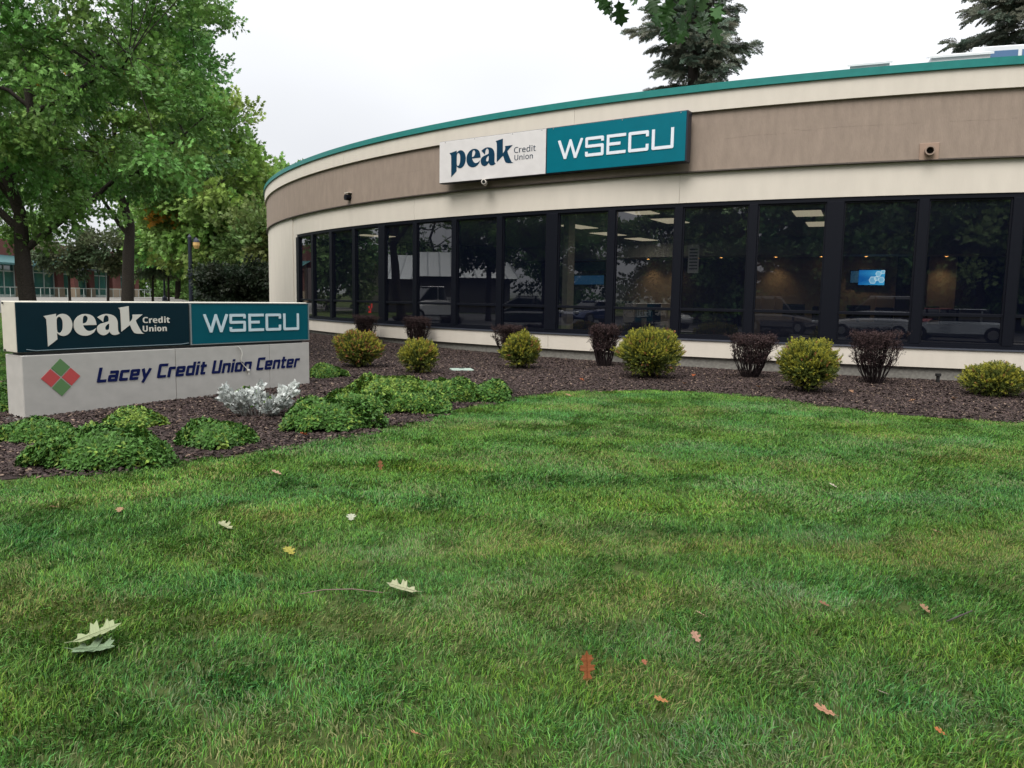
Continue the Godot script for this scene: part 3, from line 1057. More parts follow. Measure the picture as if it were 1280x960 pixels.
func monument() -> void:
	var a := Vector3(-5.672, 0, -8.887)
	var b := Vector3(-3.2425, 0, -12.2857)
	var ax := (b - a).normalized()
	var o := thing("monument_sign", "low free-standing sign with dark green and teal box above a pale grey base", "sign", a)
	o.basis = Basis(ax, Vector3.UP, ax.cross(Vector3.UP))
	var ln := 4.178
	var pale := surfaced(lin(0.45, 0.435, 0.41), 0.92, 1.3, 0.05, 0.6, 51, 0.014)
	var cream := surfaced(lin(0.58, 0.55, 0.47), 0.94, 1.0, 0.03, 0.5, 52, 0.014)
	var black := mat(lin(0.012, 0.012, 0.014), 0.5)
	var m := MB.new()
	m.box(Vector3(-0.14, 0.0, -0.58), Vector3(ln + 0.1, 0.105, 0.05))
	part("footing", m, surfaced(lin(0.25, 0.24, 0.22), 0.7, 0.8, 0.4, 0.9, 53), o)
	m = MB.new()
	m.cbox(Vector3(0, 0.09, -0.43), Vector3(1.9, 0.836, 0), 0.008)
	part("base_panel", m, pale, o)
	m = MB.new()
	m.cbox(Vector3(1.903, 0.09, -0.43), Vector3(3.42, 0.836, 0), 0.004)
	part("base_panel", m, pale, o)
	m = MB.new()
	m.cbox(Vector3(3.423, 0.09, -0.43), Vector3(ln, 0.836, 0), 0.004)
	part("base_panel", m, pale, o)
	m = MB.new()
	m.box(Vector3(0.06, 0.836, -0.37), Vector3(ln - 0.1, 0.868, -0.045))
	part("neck", m, black, o)
	m = MB.new()
	m.cbox(Vector3(-0.03, 0.868, -0.40), Vector3(ln + 0.0, 1.465, -0.035), 0.010)
	part("cabinet", m, cream, o)
	for y in [0.89, 1.44]:
		m = MB.new()
		m.tube([Vector3(-0.034, y, -0.33), Vector3(-0.045, y, -0.33)], [0.012, 0.012], 8)
		part("bolt", m, black, o)
	var green := board_mat(lin(0.002, 0.018, 0.028), 0.3)
	m = MB.new()
	m.cbox(Vector3(-0.028, 0.872, -0.035), Vector3(2.125, 1.452, -0.012), 0.006)
	part("dark_panel", m, green, o)
	# slim retaining frame along the foot of the dark panel
	m = MB.new()
	m.tube([Vector3(0.06, 0.905, -0.011), Vector3(0.16, 0.888, -0.006), Vector3(0.9, 0.893, -0.006), Vector3(2.0, 0.893, -0.006), Vector3(2.11, 0.905, -0.01)], [0.006, 0.006, 0.006, 0.006, 0.006], 6)
	part("panel_trim", m, mat(lin(0.12, 0.17, 0.19), 0.4), o)
	var tealm := board_mat(lin(0.001, 0.085, 0.115), 0.35)
	m = MB.new()
	m.cbox(Vector3(2.15, 0.886, -0.035), Vector3(ln - 0.012, 1.444, -0.004), 0.004)
	part("teal_panel", m, tealm, o)
	var fr := mat(lin(0.22, 0.25, 0.26), 0.4, 0.4)
	for e in [[2.132, 0.874, 2.15, 1.456], [ln - 0.012, 0.874, ln + 0.004, 1.456], [2.15, 0.874, ln - 0.012, 0.886], [2.15, 1.444, ln - 0.012, 1.456]]:
		m = MB.new()
		m.box(Vector3(e[0], e[1], -0.033), Vector3(e[2], e[3], 0.004))
		part("panel_frame", m, fr, o)
	var ivory := mat(lin(0.60, 0.585, 0.53), 0.5)
	letters_peak(o, ivory, Transform2D(), -0.0115, 0.009)
	letters_type("Credit", 700, ivory, o, 1.466, 1.838, 1.187, 1.272, -0.0115, 0.006)
	letters_type("Union", 700, ivory, o, 1.463, 1.793, 1.077, 1.158, -0.0115, 0.006)
	letters_wsecu(o, mat(lin(0.5, 0.62, 0.67), 0.45), [[2.325, 2.728], [2.745, 3.015], [3.063, 3.329], [3.364, 3.642], [3.686, 3.983]], 1.041, 1.298, -0.0035, 0.010)
	var ink := mat(lin(0.003, 0.008, 0.062), 0.6, 0.0, 0.25)
	for w in [["Lacey", 0.836, 1.55], ["Credit", 1.622, 2.36], ["Union", 2.434, 3.105], ["Center", 3.176, 3.985]]:
		letters_square(o, ink, w[0], w[1], w[2], 0.457, 0.187, 0.0005, 0.007)
	# four-diamond emblem
	var red := mat(lin(0.44, 0.055, 0.055), 0.5)
	var grn := mat(lin(0.085, 0.19, 0.065), 0.5)
	for e in [[0.421, 0.675, grn], [0.421, 0.437, grn], [0.305, 0.556, red], [0.537, 0.556, red]]:
		m = MB.new()
		var q := 0.108
		m.flat(PackedVector2Array([Vector2(e[0], e[1] - q), Vector2(e[0] + q, e[1]), Vector2(e[0], e[1] + q), Vector2(e[0] - q, e[1])]), 0.0005, 0.006)
		part("emblem_diamond", m, e[2], o)
	# loose white cable hanging over the base
	m = MB.new()
	var pts := []
	var rad := []
	for i in 15:
		var f := i / 14.0
		pts.append(Vector3(2.86 + 0.16 * f + 0.03 * sin(f * 9.0), 0.825 - 0.42 * f, 0.022 + 0.012 * sin(f * 7.0)))
		rad.append(0.008)
	m.tube(pts, rad, 6)
	m.lathe([Vector2(0.0, -0.02), Vector2(0.022, -0.012), Vector2(0.022, 0.012), Vector2(0.0, 0.02)], 10, Transform3D(Basis(), Vector3(3.03, 0.47, 0.03)))
	single("hanging_cable", "frayed white cable dangling over the grey sign base above a silver plant", "cable", m, mat(lin(0.55, 0.54, 0.5), 0.6), o.position, o.rotation.y)

# ------------------------------------------------------------------ brick building far left
func brick_building() -> void:
	var o := thing("brick_shop_building", "low red brick building with teal metal roof and glazed front, far behind the trees", "building", Vector3(-52, 0.78, -70))
	o.basis = Basis(Vector3(0, 0, -1), Vector3.UP, Vector3(1, 0, 0))
	var brick := surfaced(lin(0.16, 0.062, 0.052), 0.8, 2.0, 0.2, 0.85, 61)
	var stone := surfaced(lin(0.38, 0.30, 0.22), 0.75, 1.0, 0.3, 0.9, 62, 0.03)
	var teal := surfaced(lin(0.05, 0.14, 0.145), 0.9, 2.0, 0.0, 0.5, 63)
	var frame := mat(lin(0.35, 0.40, 0.38), 0.5)
	var pane := mat(lin(0.03, 0.10, 0.095), 0.05, 0.0, 1.0)
	var m := MB.new()
	m.box(Vector3(-8, 0, -12), Vector3(37.9, 3.6, -0.6))
	part("wall", m, mat(lin(0.06, 0.045, 0.045), 0.8), o)
	m = MB.new()
	m.box(Vector3(-8, 3.6, -12), Vector3(37.9, 6.0, -1.2))
	part("parapet_wall", m, brick, o)
	var piers := [-7.0, -0.6, 5.8, 12.2, 19.2, 25.8, 32.2, 37.2]
	for i in piers.size():
		var x: float = piers[i]
		m = MB.new()
		m.box(Vector3(x - 0.65, 0, -0.62), Vector3(x + 0.65, 1.15, 0.12))
		part("pier_base", m, stone, o)
		m = MB.new()
		m.box(Vector3(x - 0.6, 1.15, -0.6), Vector3(x + 0.6, 3.5, 0.06))
		part("pier", m, brick, o)
		if i + 1 < piers.size():
			var x1: float = piers[i + 1] - 0.66
			m = MB.new()
			m.box(Vector3(x + 0.66, 0.0, -0.58), Vector3(x1, 0.28, -0.3))
			m.box(Vector3(x + 0.66, 2.62, -0.4), Vector3(x1, 2.72, -0.28))
			m.box(Vector3(x + 0.66, 1.0, -0.4), Vector3(x1, 1.07, -0.28))
			for j in 4:
				var xx := lerpf(x + 0.66, x1 - 0.08, j / 3.0)
				m.box(Vector3(xx, 0.28, -0.42), Vector3(xx + 0.08, 3.5, -0.27))
			var w := part("shopfront", m, frame, o)
			for j in 3:
				m = MB.new()
				m.box(Vector3(lerpf(x + 0.7, x1, j / 3.0), 0.29, -0.38), Vector3(lerpf(x + 0.7, x1, (j + 1) / 3.0) - 0.04, 3.5, -0.36))
				part("pane", m, pane, w)
	for s in [[-8.0, 17.0], [28.2, 38.4]]:
		m = MB.new()
		m.quad(Vector3(s[0], 3.5, 0.9), Vector3(s[1], 3.5, 0.9), Vector3(s[1], 4.35, -1.2), Vector3(s[0], 4.35, -1.2))
		m.quad(Vector3(s[0], 3.3, 0.9), Vector3(s[1], 3.3, 0.9), Vector3(s[1], 3.5, 0.9), Vector3(s[0], 3.5, 0.9))
		m.quad(Vector3(s[0], 3.3, -0.5), Vector3(s[1], 3.3, -0.5), Vector3(s[1], 3.3, 0.9), Vector3(s[0], 3.3, 0.9))
		var r := part("roof", m, teal, o)
		var x: float = s[0] + 0.3
		while x < s[1]:
			m = MB.new()
			m.quad(Vector3(x, 3.55, 0.9), Vector3(x + 0.06, 3.55, 0.9), Vector3(x + 0.06, 4.4, -1.2), Vector3(x, 4.4, -1.2))
			part("seam", m, teal, r)
			x += 0.9
	# gabled entrance
	m = MB.new()
	var ax := 22.6
	m.quad(Vector3(17, 3.5, 2.4), Vector3(ax, 5.6, 2.4), Vector3(ax, 5.6, -2), Vector3(17, 3.5, -2))
	m.quad(Vector3(ax, 5.6, 2.4), Vector3(28.2, 3.5, 2.4), Vector3(28.2, 3.5, -2), Vector3(ax, 5.6, -2))
	m.quad(Vector3(17, 3.2, 2.4), Vector3(17.5, 3.2, 2.4), Vector3(ax, 5.3, 2.4), Vector3(ax, 5.6, 2.4))
	m.quad(Vector3(ax, 5.3, 2.4), Vector3(27.7, 3.2, 2.4), Vector3(28.2, 3.2, 2.4), Vector3(ax, 5.6, 2.4))
	part("entrance_gable", m, teal, o)
	m = MB.new()
	m.box(Vector3(17.4, 3.2, 2.1), Vector3(27.8, 3.5, 2.35))
	for j in 9:
		var x := 18.6 + j
		m.box(Vector3(x - 0.08, 3.5, 2.15), Vector3(x + 0.08, 3.5 + 1.85 * (1.0 - absf(x - ax) / 5.0), 2.3))
	part("gable_truss", m, mat(lin(0.03, 0.05, 0.055), 0.7), o)
	for x in [18.4, 26.8]:
		m = MB.new()
		m.box(Vector3(x - 0.5, 0, 1.6), Vector3(x + 0.5, 1.15, 2.4))
		part("porch_base", m, stone, o)
		m = MB.new()
		m.box(Vector3(x - 0.4, 1.15, 1.7), Vector3(x + 0.4, 3.2, 2.3))
		part("porch_pier", m, brick, o)
	# railing along the terrace
	m = MB.new()
	m.box(Vector3(-8, 1.0, 3.5), Vector3(34, 1.05, 3.55))
	var x := -8.0
	while x < 34:
		m.box(Vector3(x, 0, 3.5), Vector3(x + 0.05, 1.0, 3.55))
		x += 1.6
	single("terrace_railing", "pale metal railing along the front of the brick building", "railing", m, frame, o.position, o.rotation.y)

# ------------------------------------------------------------------ trees
var maple_twig: ArrayMesh
var fir_spray: ArrayMesh
var leaf_m: StandardMaterial3D
var bark_m: StandardMaterial3D

func star_leaf(mb: MB, t: Transform3D, s: float, col: Color) -> void:
	# five-lobed leaf, folded a little along the midrib
	var p := [Vector3(0, 0, 0), Vector3(0.42, 0.12, 0.05), Vector3(0.26, 0.36, 0.03), Vector3(0.5, 0.66, 0.1), Vector3(0.17, 0.66, 0.02), Vector3(0, 1.0, -0.06), Vector3(-0.17, 0.66, 0.02), Vector3(-0.5, 0.66, 0.1), Vector3(-0.26, 0.36, 0.03), Vector3(-0.42, 0.12, 0.05)]
	var c := t * (Vector3(0, 0.42, 0) * s)
	col *= 0.7
	for i in 10:
		mb.tri(c, t * (p[i] * s), t * (p[(i + 1) % 10] * s), col)

func plain_leaf(mb: MB, t: Transform3D, l: float, w: float, col: Color) -> void:
	col *= 0.7
	var a := t * Vector3.ZERO
	var b := t * Vector3(w, l * 0.45, w * 0.35)
	var c := t * Vector3(0, l, -l * 0.08)
	var d := t * Vector3(-w, l * 0.45, w * 0.35)
	mb.tri(a, b, c, col); mb.tri(a, c, d, col)

func make_twigs() -> void:
	var mb := MB.new()
	for i in 13:
		var f := i / 12.0
		var side := -1.0 if i % 2 else 1.0
		var at := Vector3(side * 0.03, f * 0.42, 0.02 * sin(i * 2.1))
		var dir := Vector3(side * rng.randf_range(0.5, 1.0), rng.randf_range(0.2, 0.7), rng.randf_range(-0.5, 0.5))
		var bs := facing(dir, rng.randf_range(-0.8, 0.8))
		var k := rng.randf_range(0.75, 1.25)
		star_leaf(mb, Transform3D(bs, at + dir * 0.04), rng.randf_range(0.10, 0.16), Color(k, k * rng.randf_range(0.95, 1.05), k * 0.9))
	mb.tube([Vector3(0, -0.1, 0), Vector3(0, 0.42, 0)], [0.006, 0.002], 3, Color(0.5, 0.35, 0.3), false)
	maple_twig = mb.mesh()
	mb = MB.new()
	# flat spray of needle tufts along a drooping branchlet
	for i in 16:
		var f := i / 15.0
		for side in [-1.0, 1.0]:
			var base := Vector3(0, f * 0.8, -0.22 * f * f)
			var ln := 0.30 * (1.1 - f) + 0.07
			var dir := Vector3(side, 0.75, rng.randf_range(-0.35, 0.2)).normalized()
			for j in 3:
				var q := base + dir * ln * (j / 3.0)
				for kk in 3:
					var dd := (dir + rv() * 0.75).normalized()
					var k := rng.randf_range(0.7, 1.3)
					plain_leaf(mb, Transform3D(facing(dd, rng.randf() * TAU), q), rng.randf_range(0.10, 0.17), 0.017, Color(k, k, k))
	mb.tube([Vector3(0, -0.2, 0), Vector3(0, 0.4, -0.06), Vector3(0, 0.8, -0.22)], [0.014, 0.009, 0.004], 3, Color(0.7, 0.5, 0.45), false)
	fir_spray = mb.mesh()
	leaf_m = leafy(0.7, 0.5, 0.35)
	bark_m = surfaced(lin(0.075, 0.062, 0.052), 0.55, 0.6, 3.0, 0.95, 71, 0.03, 0.05)

func bend(a: Vector3, b: Vector3, lift: float, steps := 6) -> Array:
	var r := []
	var mid := a.lerp(b, 0.5) + Vector3(rng.randf_range(-0.15, 0.15), lift, rng.randf_range(-0.15, 0.15)) * a.distance_to(b) * 0.4
	for i in steps + 1:
		var f := i / float(steps)
		r.append(a.lerp(mid, f).lerp(mid.lerp(b, f), f))
	return r

# broad-leaved tree: trunk with limbs to leaf clumps spread through the crown
func tree(called: String, label: String, at: Vector3, trunk_r: float, fork: float, mid: Vector3, rad: Vector3, clumps: int, per: int, cr: float, leaf: float, col: Color, vary: float, group: String, accents := 0) -> Node3D:
	rng.seed = int(absf(at.x * 1731.0) + absf(at.z * 977.0))
	var o := thing(called, label, "tree", at, 0.0, group)
	var tb := MB.new()
	var top := Vector3(mid.x * 0.7, mid.y + rad.y * 0.55, mid.z * 0.7)
	var forkp := Vector3(rng.randf_range(-0.1, 0.1), fork, rng.randf_range(-0.1, 0.1))
	var lead := [Vector3(0, -0.15, 0), Vector3(0, 0.25, 0), forkp * 0.5, forkp]
	var lr := [trunk_r * 1.45, trunk_r * 1.08, trunk_r, trunk_r * 0.92]
	for i in 6:
		var f := (i + 1) / 6.0
		lead.append(forkp.lerp(top, f) + Vector3(sin(i * 1.7 + at.x), 0, cos(i * 2.3 + at.z)) * 0.12 * rad.x * 0.4)
		lr.append(trunk_r * 0.85 * (1.0 - f * 0.85))
	tb.tube(lead, lr, 10)
	# main limbs leave the leader at different heights; the clumps' branches leave those
	var nodes := []
	for i in range(4, 10): nodes.append([lead[i], lr[i]])
	var limbs := 8
	for i in limbs:
		var f := i / float(limbs - 1)
		var li := 3 + int(f * 4.5)
		var s0: Vector3 = lead[li].lerp(lead[li + 1], rng.randf())
		var ang := i * 2.4 + at.x
		var out := Vector3(cos(ang), 0, sin(ang))
		var e := mid + Vector3(out.x * rad.x, rng.randf_range(-0.35, 0.35) * rad.y + (f - 0.4) * rad.y * 0.7, out.z * rad.z) * 0.68
		var pts := bend(s0, e, rng.randf_range(-0.05, 0.3), 8)
		var rr := []
		var r0: float = minf(lr[li] * 0.55, 0.02 + s0.distance_to(e) * 0.013)
		for j in pts.size():
			if j > 0: pts[j] += rv() * 0.05 * rad.x * 0.5
			rr.append(lerpf(r0, 0.014, j / 8.0))
			if j > 1: nodes.append([pts[j], rr[j]])
		tb.tube(pts, rr, 6, Color.WHITE, false)
	var where := []
	var cols := []
	for i in clumps:
		var p := rv()
		p = p.normalized() * pow(p.length(), 0.55)
		# an uneven outline: stretch and bite
		var bump := 0.82 + 0.22 * sin(p.x * 5.1 + at.x) * cos(p.z * 4.3 + at.z) + 0.14 * sin(p.y * 7.0 + at.x * 3.0)
		var c := mid + p * bump * rad
		var best := 1e9
		var from := [forkp, 0.02]
		for nd in nodes:
			var q: float = c.distance_to(nd[0]) + (0.6 if nd[0].y > c.y + 0.3 else 0.0)
			if q < best:
				best = q
				from = nd
		var pts := bend(from[0], c, rng.randf_range(-0.1, 0.3), 5)
		var rr := []
		for j in pts.size():
			if j > 0: pts[j] += rv() * 0.06
			rr.append(lerpf(minf(from[1] * 0.7, 0.008 + 0.008 * best), 0.005, j / 5.0))
		tb.tube(pts, rr, 4, Color.WHITE, false)
		var tone := rng.randf_range(1.0 - vary, 1.0 + vary)
		var warm := rng.randf_range(0.85, 1.3)
		var turn_col := i < accents
		for j in per:
			var q := c + rv() * cr * Vector3(1.25, 0.75, 1.25)
			var dir := ((q - mid).normalized() * 0.7 + Vector3(0, -0.15, 0) + rv() * 0.9).normalized()
			where.append(Transform3D(facing(dir, rng.randf() * TAU).scaled(Vector3.ONE * leaf * rng.randf_range(0.8, 1.2)), q))
			var k := tone * rng.randf_range(0.85, 1.15)
			var cc := Color(col.r * k * warm, col.g * k, col.b * k)
			if turn_col and rng.randf() < 0.5: cc = Color(0.55, 0.27, 0.04) * rng.randf_range(0.6, 1.1)
			cols.append(cc)
	part("trunk", tb, bark_m, o)
	scatter("crown", maple_twig, leaf_m, where, cols, o)
	return o

func fir(label: String, at: Vector3, h: float, base_r: float, low: float, group: String, col := Color(0.195, 0.250, 0.195), coarse := 1.0) -> Node3D:
	rng.seed = int(absf(at.x * 1731.0) + absf(at.z * 977.0))
	var o := thing("fir_tree", label, "tree", at, 0.0, group)
	var tb := MB.new()
	tb.tube([Vector3(0, -0.2, 0), Vector3(0.1, h * 0.3, 0), Vector3(-0.05, h * 0.65, 0.1), Vector3(0.1, h, 0)], [h * 0.017, h * 0.013, h * 0.007, 0.02], 8)
	var where := []
	var cols := []
	var y := low
	while y < h - 0.3:
		var reach := base_r * pow(1.0 - (y - low * 0.5) / (h - low * 0.5), 0.75)
		var a0 := rng.randf() * TAU
		# whole stretches of the trunk carry longer or shorter limbs
		var swell := 0.85 + 0.22 * sin(y * 1.3 + at.x)
		for i in 5:
			if rng.randf() < 0.10: continue
			var a := a0 + TAU * i / 5 + rng.randf_range(-0.5, 0.5)
			var ln := reach * swell * rng.randf_range(0.45, 1.2)
			var dir := Vector3(cos(a), 0, sin(a))
			var yy := y + rng.randf_range(-0.35, 0.35)
			var rise := rng.randf_range(-0.05, 0.35)
			var pts := []
			var rr := []
			for j in 6:
				var f := j / 5.0
				pts.append(Vector3(0, yy, 0) + dir * ln * f + Vector3(0, ln * (rise * f - 0.32 * f * f + 0.16 * f * f * f), 0) + rv() * 0.06 * ln * f)
				rr.append(lerpf(0.012 + ln * 0.010, 0.006, f))
			tb.tube(pts, rr, 4, Color.WHITE, false)
			var steps := int(ln * 3.0 / coarse) + 3
			var tone := rng.randf_range(0.75, 1.3)
			for j in steps:
				var f := lerpf(0.18, 1.0, j / float(steps - 1))
				var idx := f * 5.0
				var ii := mini(4, int(idx))
				var p: Vector3 = pts[ii].lerp(pts[ii + 1], idx - ii)
				for side in 3:
					var sd := side - 1.0
					var out: Vector3 = (dir * 0.8 + dir.cross(Vector3.UP) * sd * rng.randf_range(0.4, 1.1) + Vector3(0, rng.randf_range(-0.55, 0.35), 0)).normalized()
					var s := rng.randf_range(0.55, 1.1) * coarse
					var zax: Vector3 = (Vector3.UP + rv() * 0.8)
					zax = (zax - out * zax.dot(out)).normalized()
					var bs := Basis(out.cross(zax), out, zax)
					where.append(Transform3D(bs.scaled(Vector3.ONE * s), p + rv() * 0.22))
					var k := tone * rng.randf_range(0.75, 1.25)
					cols.append(Color(col.r * k * rng.randf_range(0.9, 1.3), col.g * k, col.b * k))
		y += 0.34 + 0.006 * h
	part("trunk", tb, bark_m, o)
	scatter("foliage", fir_spray, leaf_m, where, cols, o)
	return o

func trees() -> void:
	make_twigs()
	var g := Color(0.125, 0.275, 0.070)
	var yel := Color(0.175, 0.290, 0.066)
	var street := "maples along the street behind the sign"
	tree("maple_tree", "big dark green maple behind the sign's outer end", on(-9.05, 14.6), 0.15, 1.9, Vector3(-0.1, 5.5, 0), Vector3(4.8, 3.7, 3.7), 215, 28, 0.5, 0.6, g, 0.35, street, 0)
	tree("maple_tree", "lighter green maple with a few orange leaves behind the sign", on(-11.3, 22.6), 0.17, 2.4, Vector3(-0.5, 6.1, 0), Vector3(2.5, 2.2, 2.6), 105, 24, 0.5, 0.75, yel.lerp(g, 0.45), 0.3, street, 4)
	var far := "trees in the background left of the office"
	tree("background_tree", "tall broad tree rising just left of the office roof edge", on(-18.3, 47), 0.3, 3.0, Vector3(0, 7.5, 0), Vector3(4.0, 5.6, 4), 90, 22, 1.0, 2.0, yel.lerp(g, 0.3), 0.3, far, 1)
	tree("background_tree", "yellow-green tree low beside the office wall behind the dark bush", on(-13.4, 43), 0.2, 1.5, Vector3(0, 3.2, 0), Vector3(2.6, 2.6, 2.6), 45, 20, 0.8, 1.7, Color(0.10, 0.16, 0.05), 0.25, far)
	for p in [[-24.0, 62.0, 12.0], [-19.5, 66.0, 12.0], [-30.5, 80.0, 13.0], [-38.0, 88.0, 13.0], [-58.0, 130.0, 17.0], [-76.0, 120.0, 18.0], [-90.0, 130.0, 19.0], [-47.0, 126.0, 15.0], [-27.0, 95.0, 14.0], [-14.0, 90.0, 13.0]]:
		tree("background_tree", "large dense tree closing the view behind the street", on(p[0], p[1]), 0.3, 2.6, Vector3(0, p[2] * 0.56, 0), Vector3(p[2] * 0.40, p[2] * 0.45, p[2] * 0.38), 60, 20, 1.4, 2.7, g.lerp(yel, rng.randf() * 0.7), 0.3, far)
	for p in [[-34.3, 60.0], [-31.6, 60.5], [-30.2, 65.0], [-30.2, 68.0]]:
		tree("young_street_tree", "slim young street tree with a grey-green crown in front of the brick building", on(p[0], p[1]), 0.09, 2.0, Vector3(0, 4.0, 0), Vector3(1.9, 1.8, 1.9), 22, 14, 0.6, 1.7, Color(0.085, 0.12, 0.065), 0.2, "young trees by the brick building")
	tree("dark_bush", "round dark-leaved bush on short stems beside the lamp post", on(-13.0, 36.5), 0.09, 0.35, Vector3(0, 1.45, 0), Vector3(1.75, 1.25, 1.6), 70, 22, 0.42, 0.9, Color(0.016, 0.028, 0.016), 0.3, "").set_meta("category", "bush")
	# firs behind the office
	fir("tall ragged fir rising behind the office roof", on(10.7, 49), 31.0, 6.4, 5.0, "")
	fir("fir with long drooping limbs behind the rooftop units", on(26.4, 41.5), 27.0, 6.6, 5.0, "")

# ------------------------------------------------------------------ planting bed
func bed_plants() -> void:
	var lm := leafy(0.3, 0.55, 0.3)
	# sprigs
	var mb := MB.new()
	for i in 12:
		var f := i / 11.0
		var dir := Vector3(sin(i * 2.4), 0.9, cos(i * 2.4))
		var k := rng.randf_range(0.75, 1.25)
		plain_leaf(mb, Transform3D(facing(dir, rng.randf() * TAU), Vector3(0, f * 0.10, 0)), 0.035, 0.010, Color(k, k, k))
	var sprig := mb.mesh()
	# golden rounded shrubs
	var spots := [[-3.0, 15.05, 0.91, 0.70, "rounded golden shrub with reddish tips beside the sign"], [-1.71, 14.1, 0.62, 0.60, "small golden shrub with a bare dark foot"], [0.17, 15.3, 0.70, 0.70, "compact yellow-green shrub near the pale utility lid"], [2.48, 13.95, 1.08, 0.88, "broad golden shrub with dark bare lower twigs"], [4.73, 12.3, 0.88, 0.84, "dense ball-shaped golden shrub between two dark shrubs"], [7.66, 12.2, 0.90, 0.50, "low flat-topped golden shrub near the black pipe"]]
	for s in spots:
		var o := thing("golden_shrub", s[4], "shrub", on(s[0], s[1]), 0.0, "golden shrubs along the office")
		var where := []
		var cols := []
		var stem := MB.new()
		var w: float = s[2] / 2
		var h: float = s[3]
		var red: bool = s[4].contains("reddish")
		for i in 40:
			var d := rv()
			d.y = absf(d.y)
			d = d.normalized()
			var tip := Vector3(d.x * w * 0.8, h * 0.45 + d.y * h * 0.4, d.z * w * 0.8)
			var b0 := Vector3(rng.randf_range(-0.06, 0.06), 0, rng.randf_range(-0.06, 0.06))
			stem.tube(bend(b0, tip, 0.1, 3), [0.009, 0.007, 0.005, 0.003], 4, Color.WHITE, false)
		for i in int(4200 * w * h * 2.2 / 0.7):
			var d := rv().normalized()
			var shell := pow(rng.randf(), 0.4)
			var lump := 0.97 + 0.15 * sin(d.x * 6 + s[0] * 3) * sin(d.y * 5 + s[1]) + 0.07 * sin(d.z * 11 + s[0])
			var p := Vector3(d.x * w, h * 0.54 + d.y * h * 0.46, d.z * w) * Vector3(shell * lump, 1, shell * lump)
			p.y = h * 0.54 + d.y * h * 0.46 * shell * lump
			if p.y < h * 0.12: continue
			if p.y < h * 0.38 and rng.randf() < 0.45: continue
			where.append(Transform3D(facing((d + Vector3(0, 0.7, 0) + rv() * 0.5), rng.randf() * TAU).scaled(Vector3.ONE * rng.randf_range(0.5, 0.85)), p))
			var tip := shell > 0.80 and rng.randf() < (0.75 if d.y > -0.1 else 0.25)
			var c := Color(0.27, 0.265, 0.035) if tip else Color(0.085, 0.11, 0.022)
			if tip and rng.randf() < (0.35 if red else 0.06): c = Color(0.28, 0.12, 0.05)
			var k := rng.randf_range(0.7, 1.25)
			cols.append(Color(c.r * k, c.g * k, c.b * k))
		part("stems", stem, bark_m, o, true)
		scatter("foliage", sprig, lm, where, cols, o)
	# dark barberry shrubs, clipped flat on top
	var bspots := [[-4.06, 21.4, 0.62, 0.75, "dark purple clipped shrub against the wall behind the golden shrub with reddish tips"], [-2.47, 19.9, 0.66, 0.80, "dark purple clipped shrub against the wall behind the small golden shrub"], [-0.09, 18.0, 0.70, 0.72, "dark purple clipped shrub against the wall behind the compact yellow-green shrub"], [1.93, 16.15, 0.55, 0.86, "narrow dark purple shrub beside the broad golden shrub"], [4.43, 14.3, 0.80, 0.80, "vase-shaped dark purple shrub between the broad and the ball-shaped golden shrubs"], [6.43, 13.65, 0.86, 0.92, "largest vase-shaped dark purple shrub, near the black pipe"]]
	var tiny := MB.new()
	for i in 9:
		var k := rng.randf_range(0.6, 1.4)
		plain_leaf(tiny, Transform3D(facing(rv() + Vector3(0, 0.6, 0), rng.randf() * TAU), Vector3(rng.randf_range(-0.02, 0.02), i * 0.009, rng.randf_range(-0.02, 0.02))), 0.022, 0.007, Color(k, k, k))
	var tiny_m := tiny.mesh()
	var purple := surfaced(lin(0.022, 0.013, 0.015), 0.7, 0.3, 0.5, 0.9, 81)
	for s in bspots:
		var o := thing("barberry_shrub", s[4], "shrub", on(s[0], s[1]), 0.0, "dark clipped shrubs along the office wall")
		var stem := MB.new()
		var where := []
		var cols := []
		var w: float = s[2] / 2
		var h: float = s[3]
		for i in 52:
			var a := rng.randf() * TAU
			var rr := sqrt(rng.randf())
			var tip := Vector3(cos(a) * rr * w * 0.95, h * rng.randf_range(0.84, 0.99), sin(a) * rr * w * 0.95)
			var b0 := Vector3(cos(a) * rr * 0.12, 0, sin(a) * rr * 0.12)
			var mid := b0.lerp(tip, 0.5) + Vector3(cos(a), 0, sin(a)) * rr * w * 0.28
			var pts := []
			for j in 7:
				var f := j / 6.0
				pts.append(b0.lerp(mid, f).lerp(mid.lerp(tip, f), f) + rv() * 0.03 * minf(1.0, f * 3.0))
			stem.tube(pts, [0.011, 0.010, 0.009, 0.008, 0.006, 0.005, 0.003], 4, Color.WHITE, false)
			for j in 9:
				var ii := 2 + j % 4
				var q: Vector3 = pts[ii].lerp(pts[ii + 1], rng.randf())
				var e := q + Vector3(rng.randf_range(-0.13, 0.13), rng.randf_range(0.04, 0.2), rng.randf_range(-0.13, 0.13))
				e.y = minf(e.y, h * rng.randf_range(0.94, 1.0))
				stem.tube([q, e], [0.005, 0.0025], 3, Color.WHITE, false)
				for l in (2 if ii < 4 else 6):
					where.append(Transform3D(facing(rv() + Vector3(0, 0.6, 0), rng.randf() * TAU).scaled(Vector3.ONE * rng.randf_range(0.6, 1.2)), q.lerp(e, rng.randf_range(0.3, 1.05))))
					cols.append(Color(0.040, 0.024, 0.024) * rng.randf_range(0.4, 1.9))
		part("stems", stem, purple, o, true)
		scatter("foliage", tiny_m, lm, where, cols, o)
	# low leafy mounds
	mb = MB.new()
	for i in 7:
		var dir := Vector3(sin(i * 2.2), 0.35, cos(i * 2.2))
		var k := rng.randf_range(0.75, 1.25)
		plain_leaf(mb, Transform3D(facing(dir, rng.randf_range(-0.6, 0.6) + PI / 2), Vector3(0, i * 0.007, 0)), 0.062, 0.019, Color(k, k, k))
	var ivy := mb.mesh()
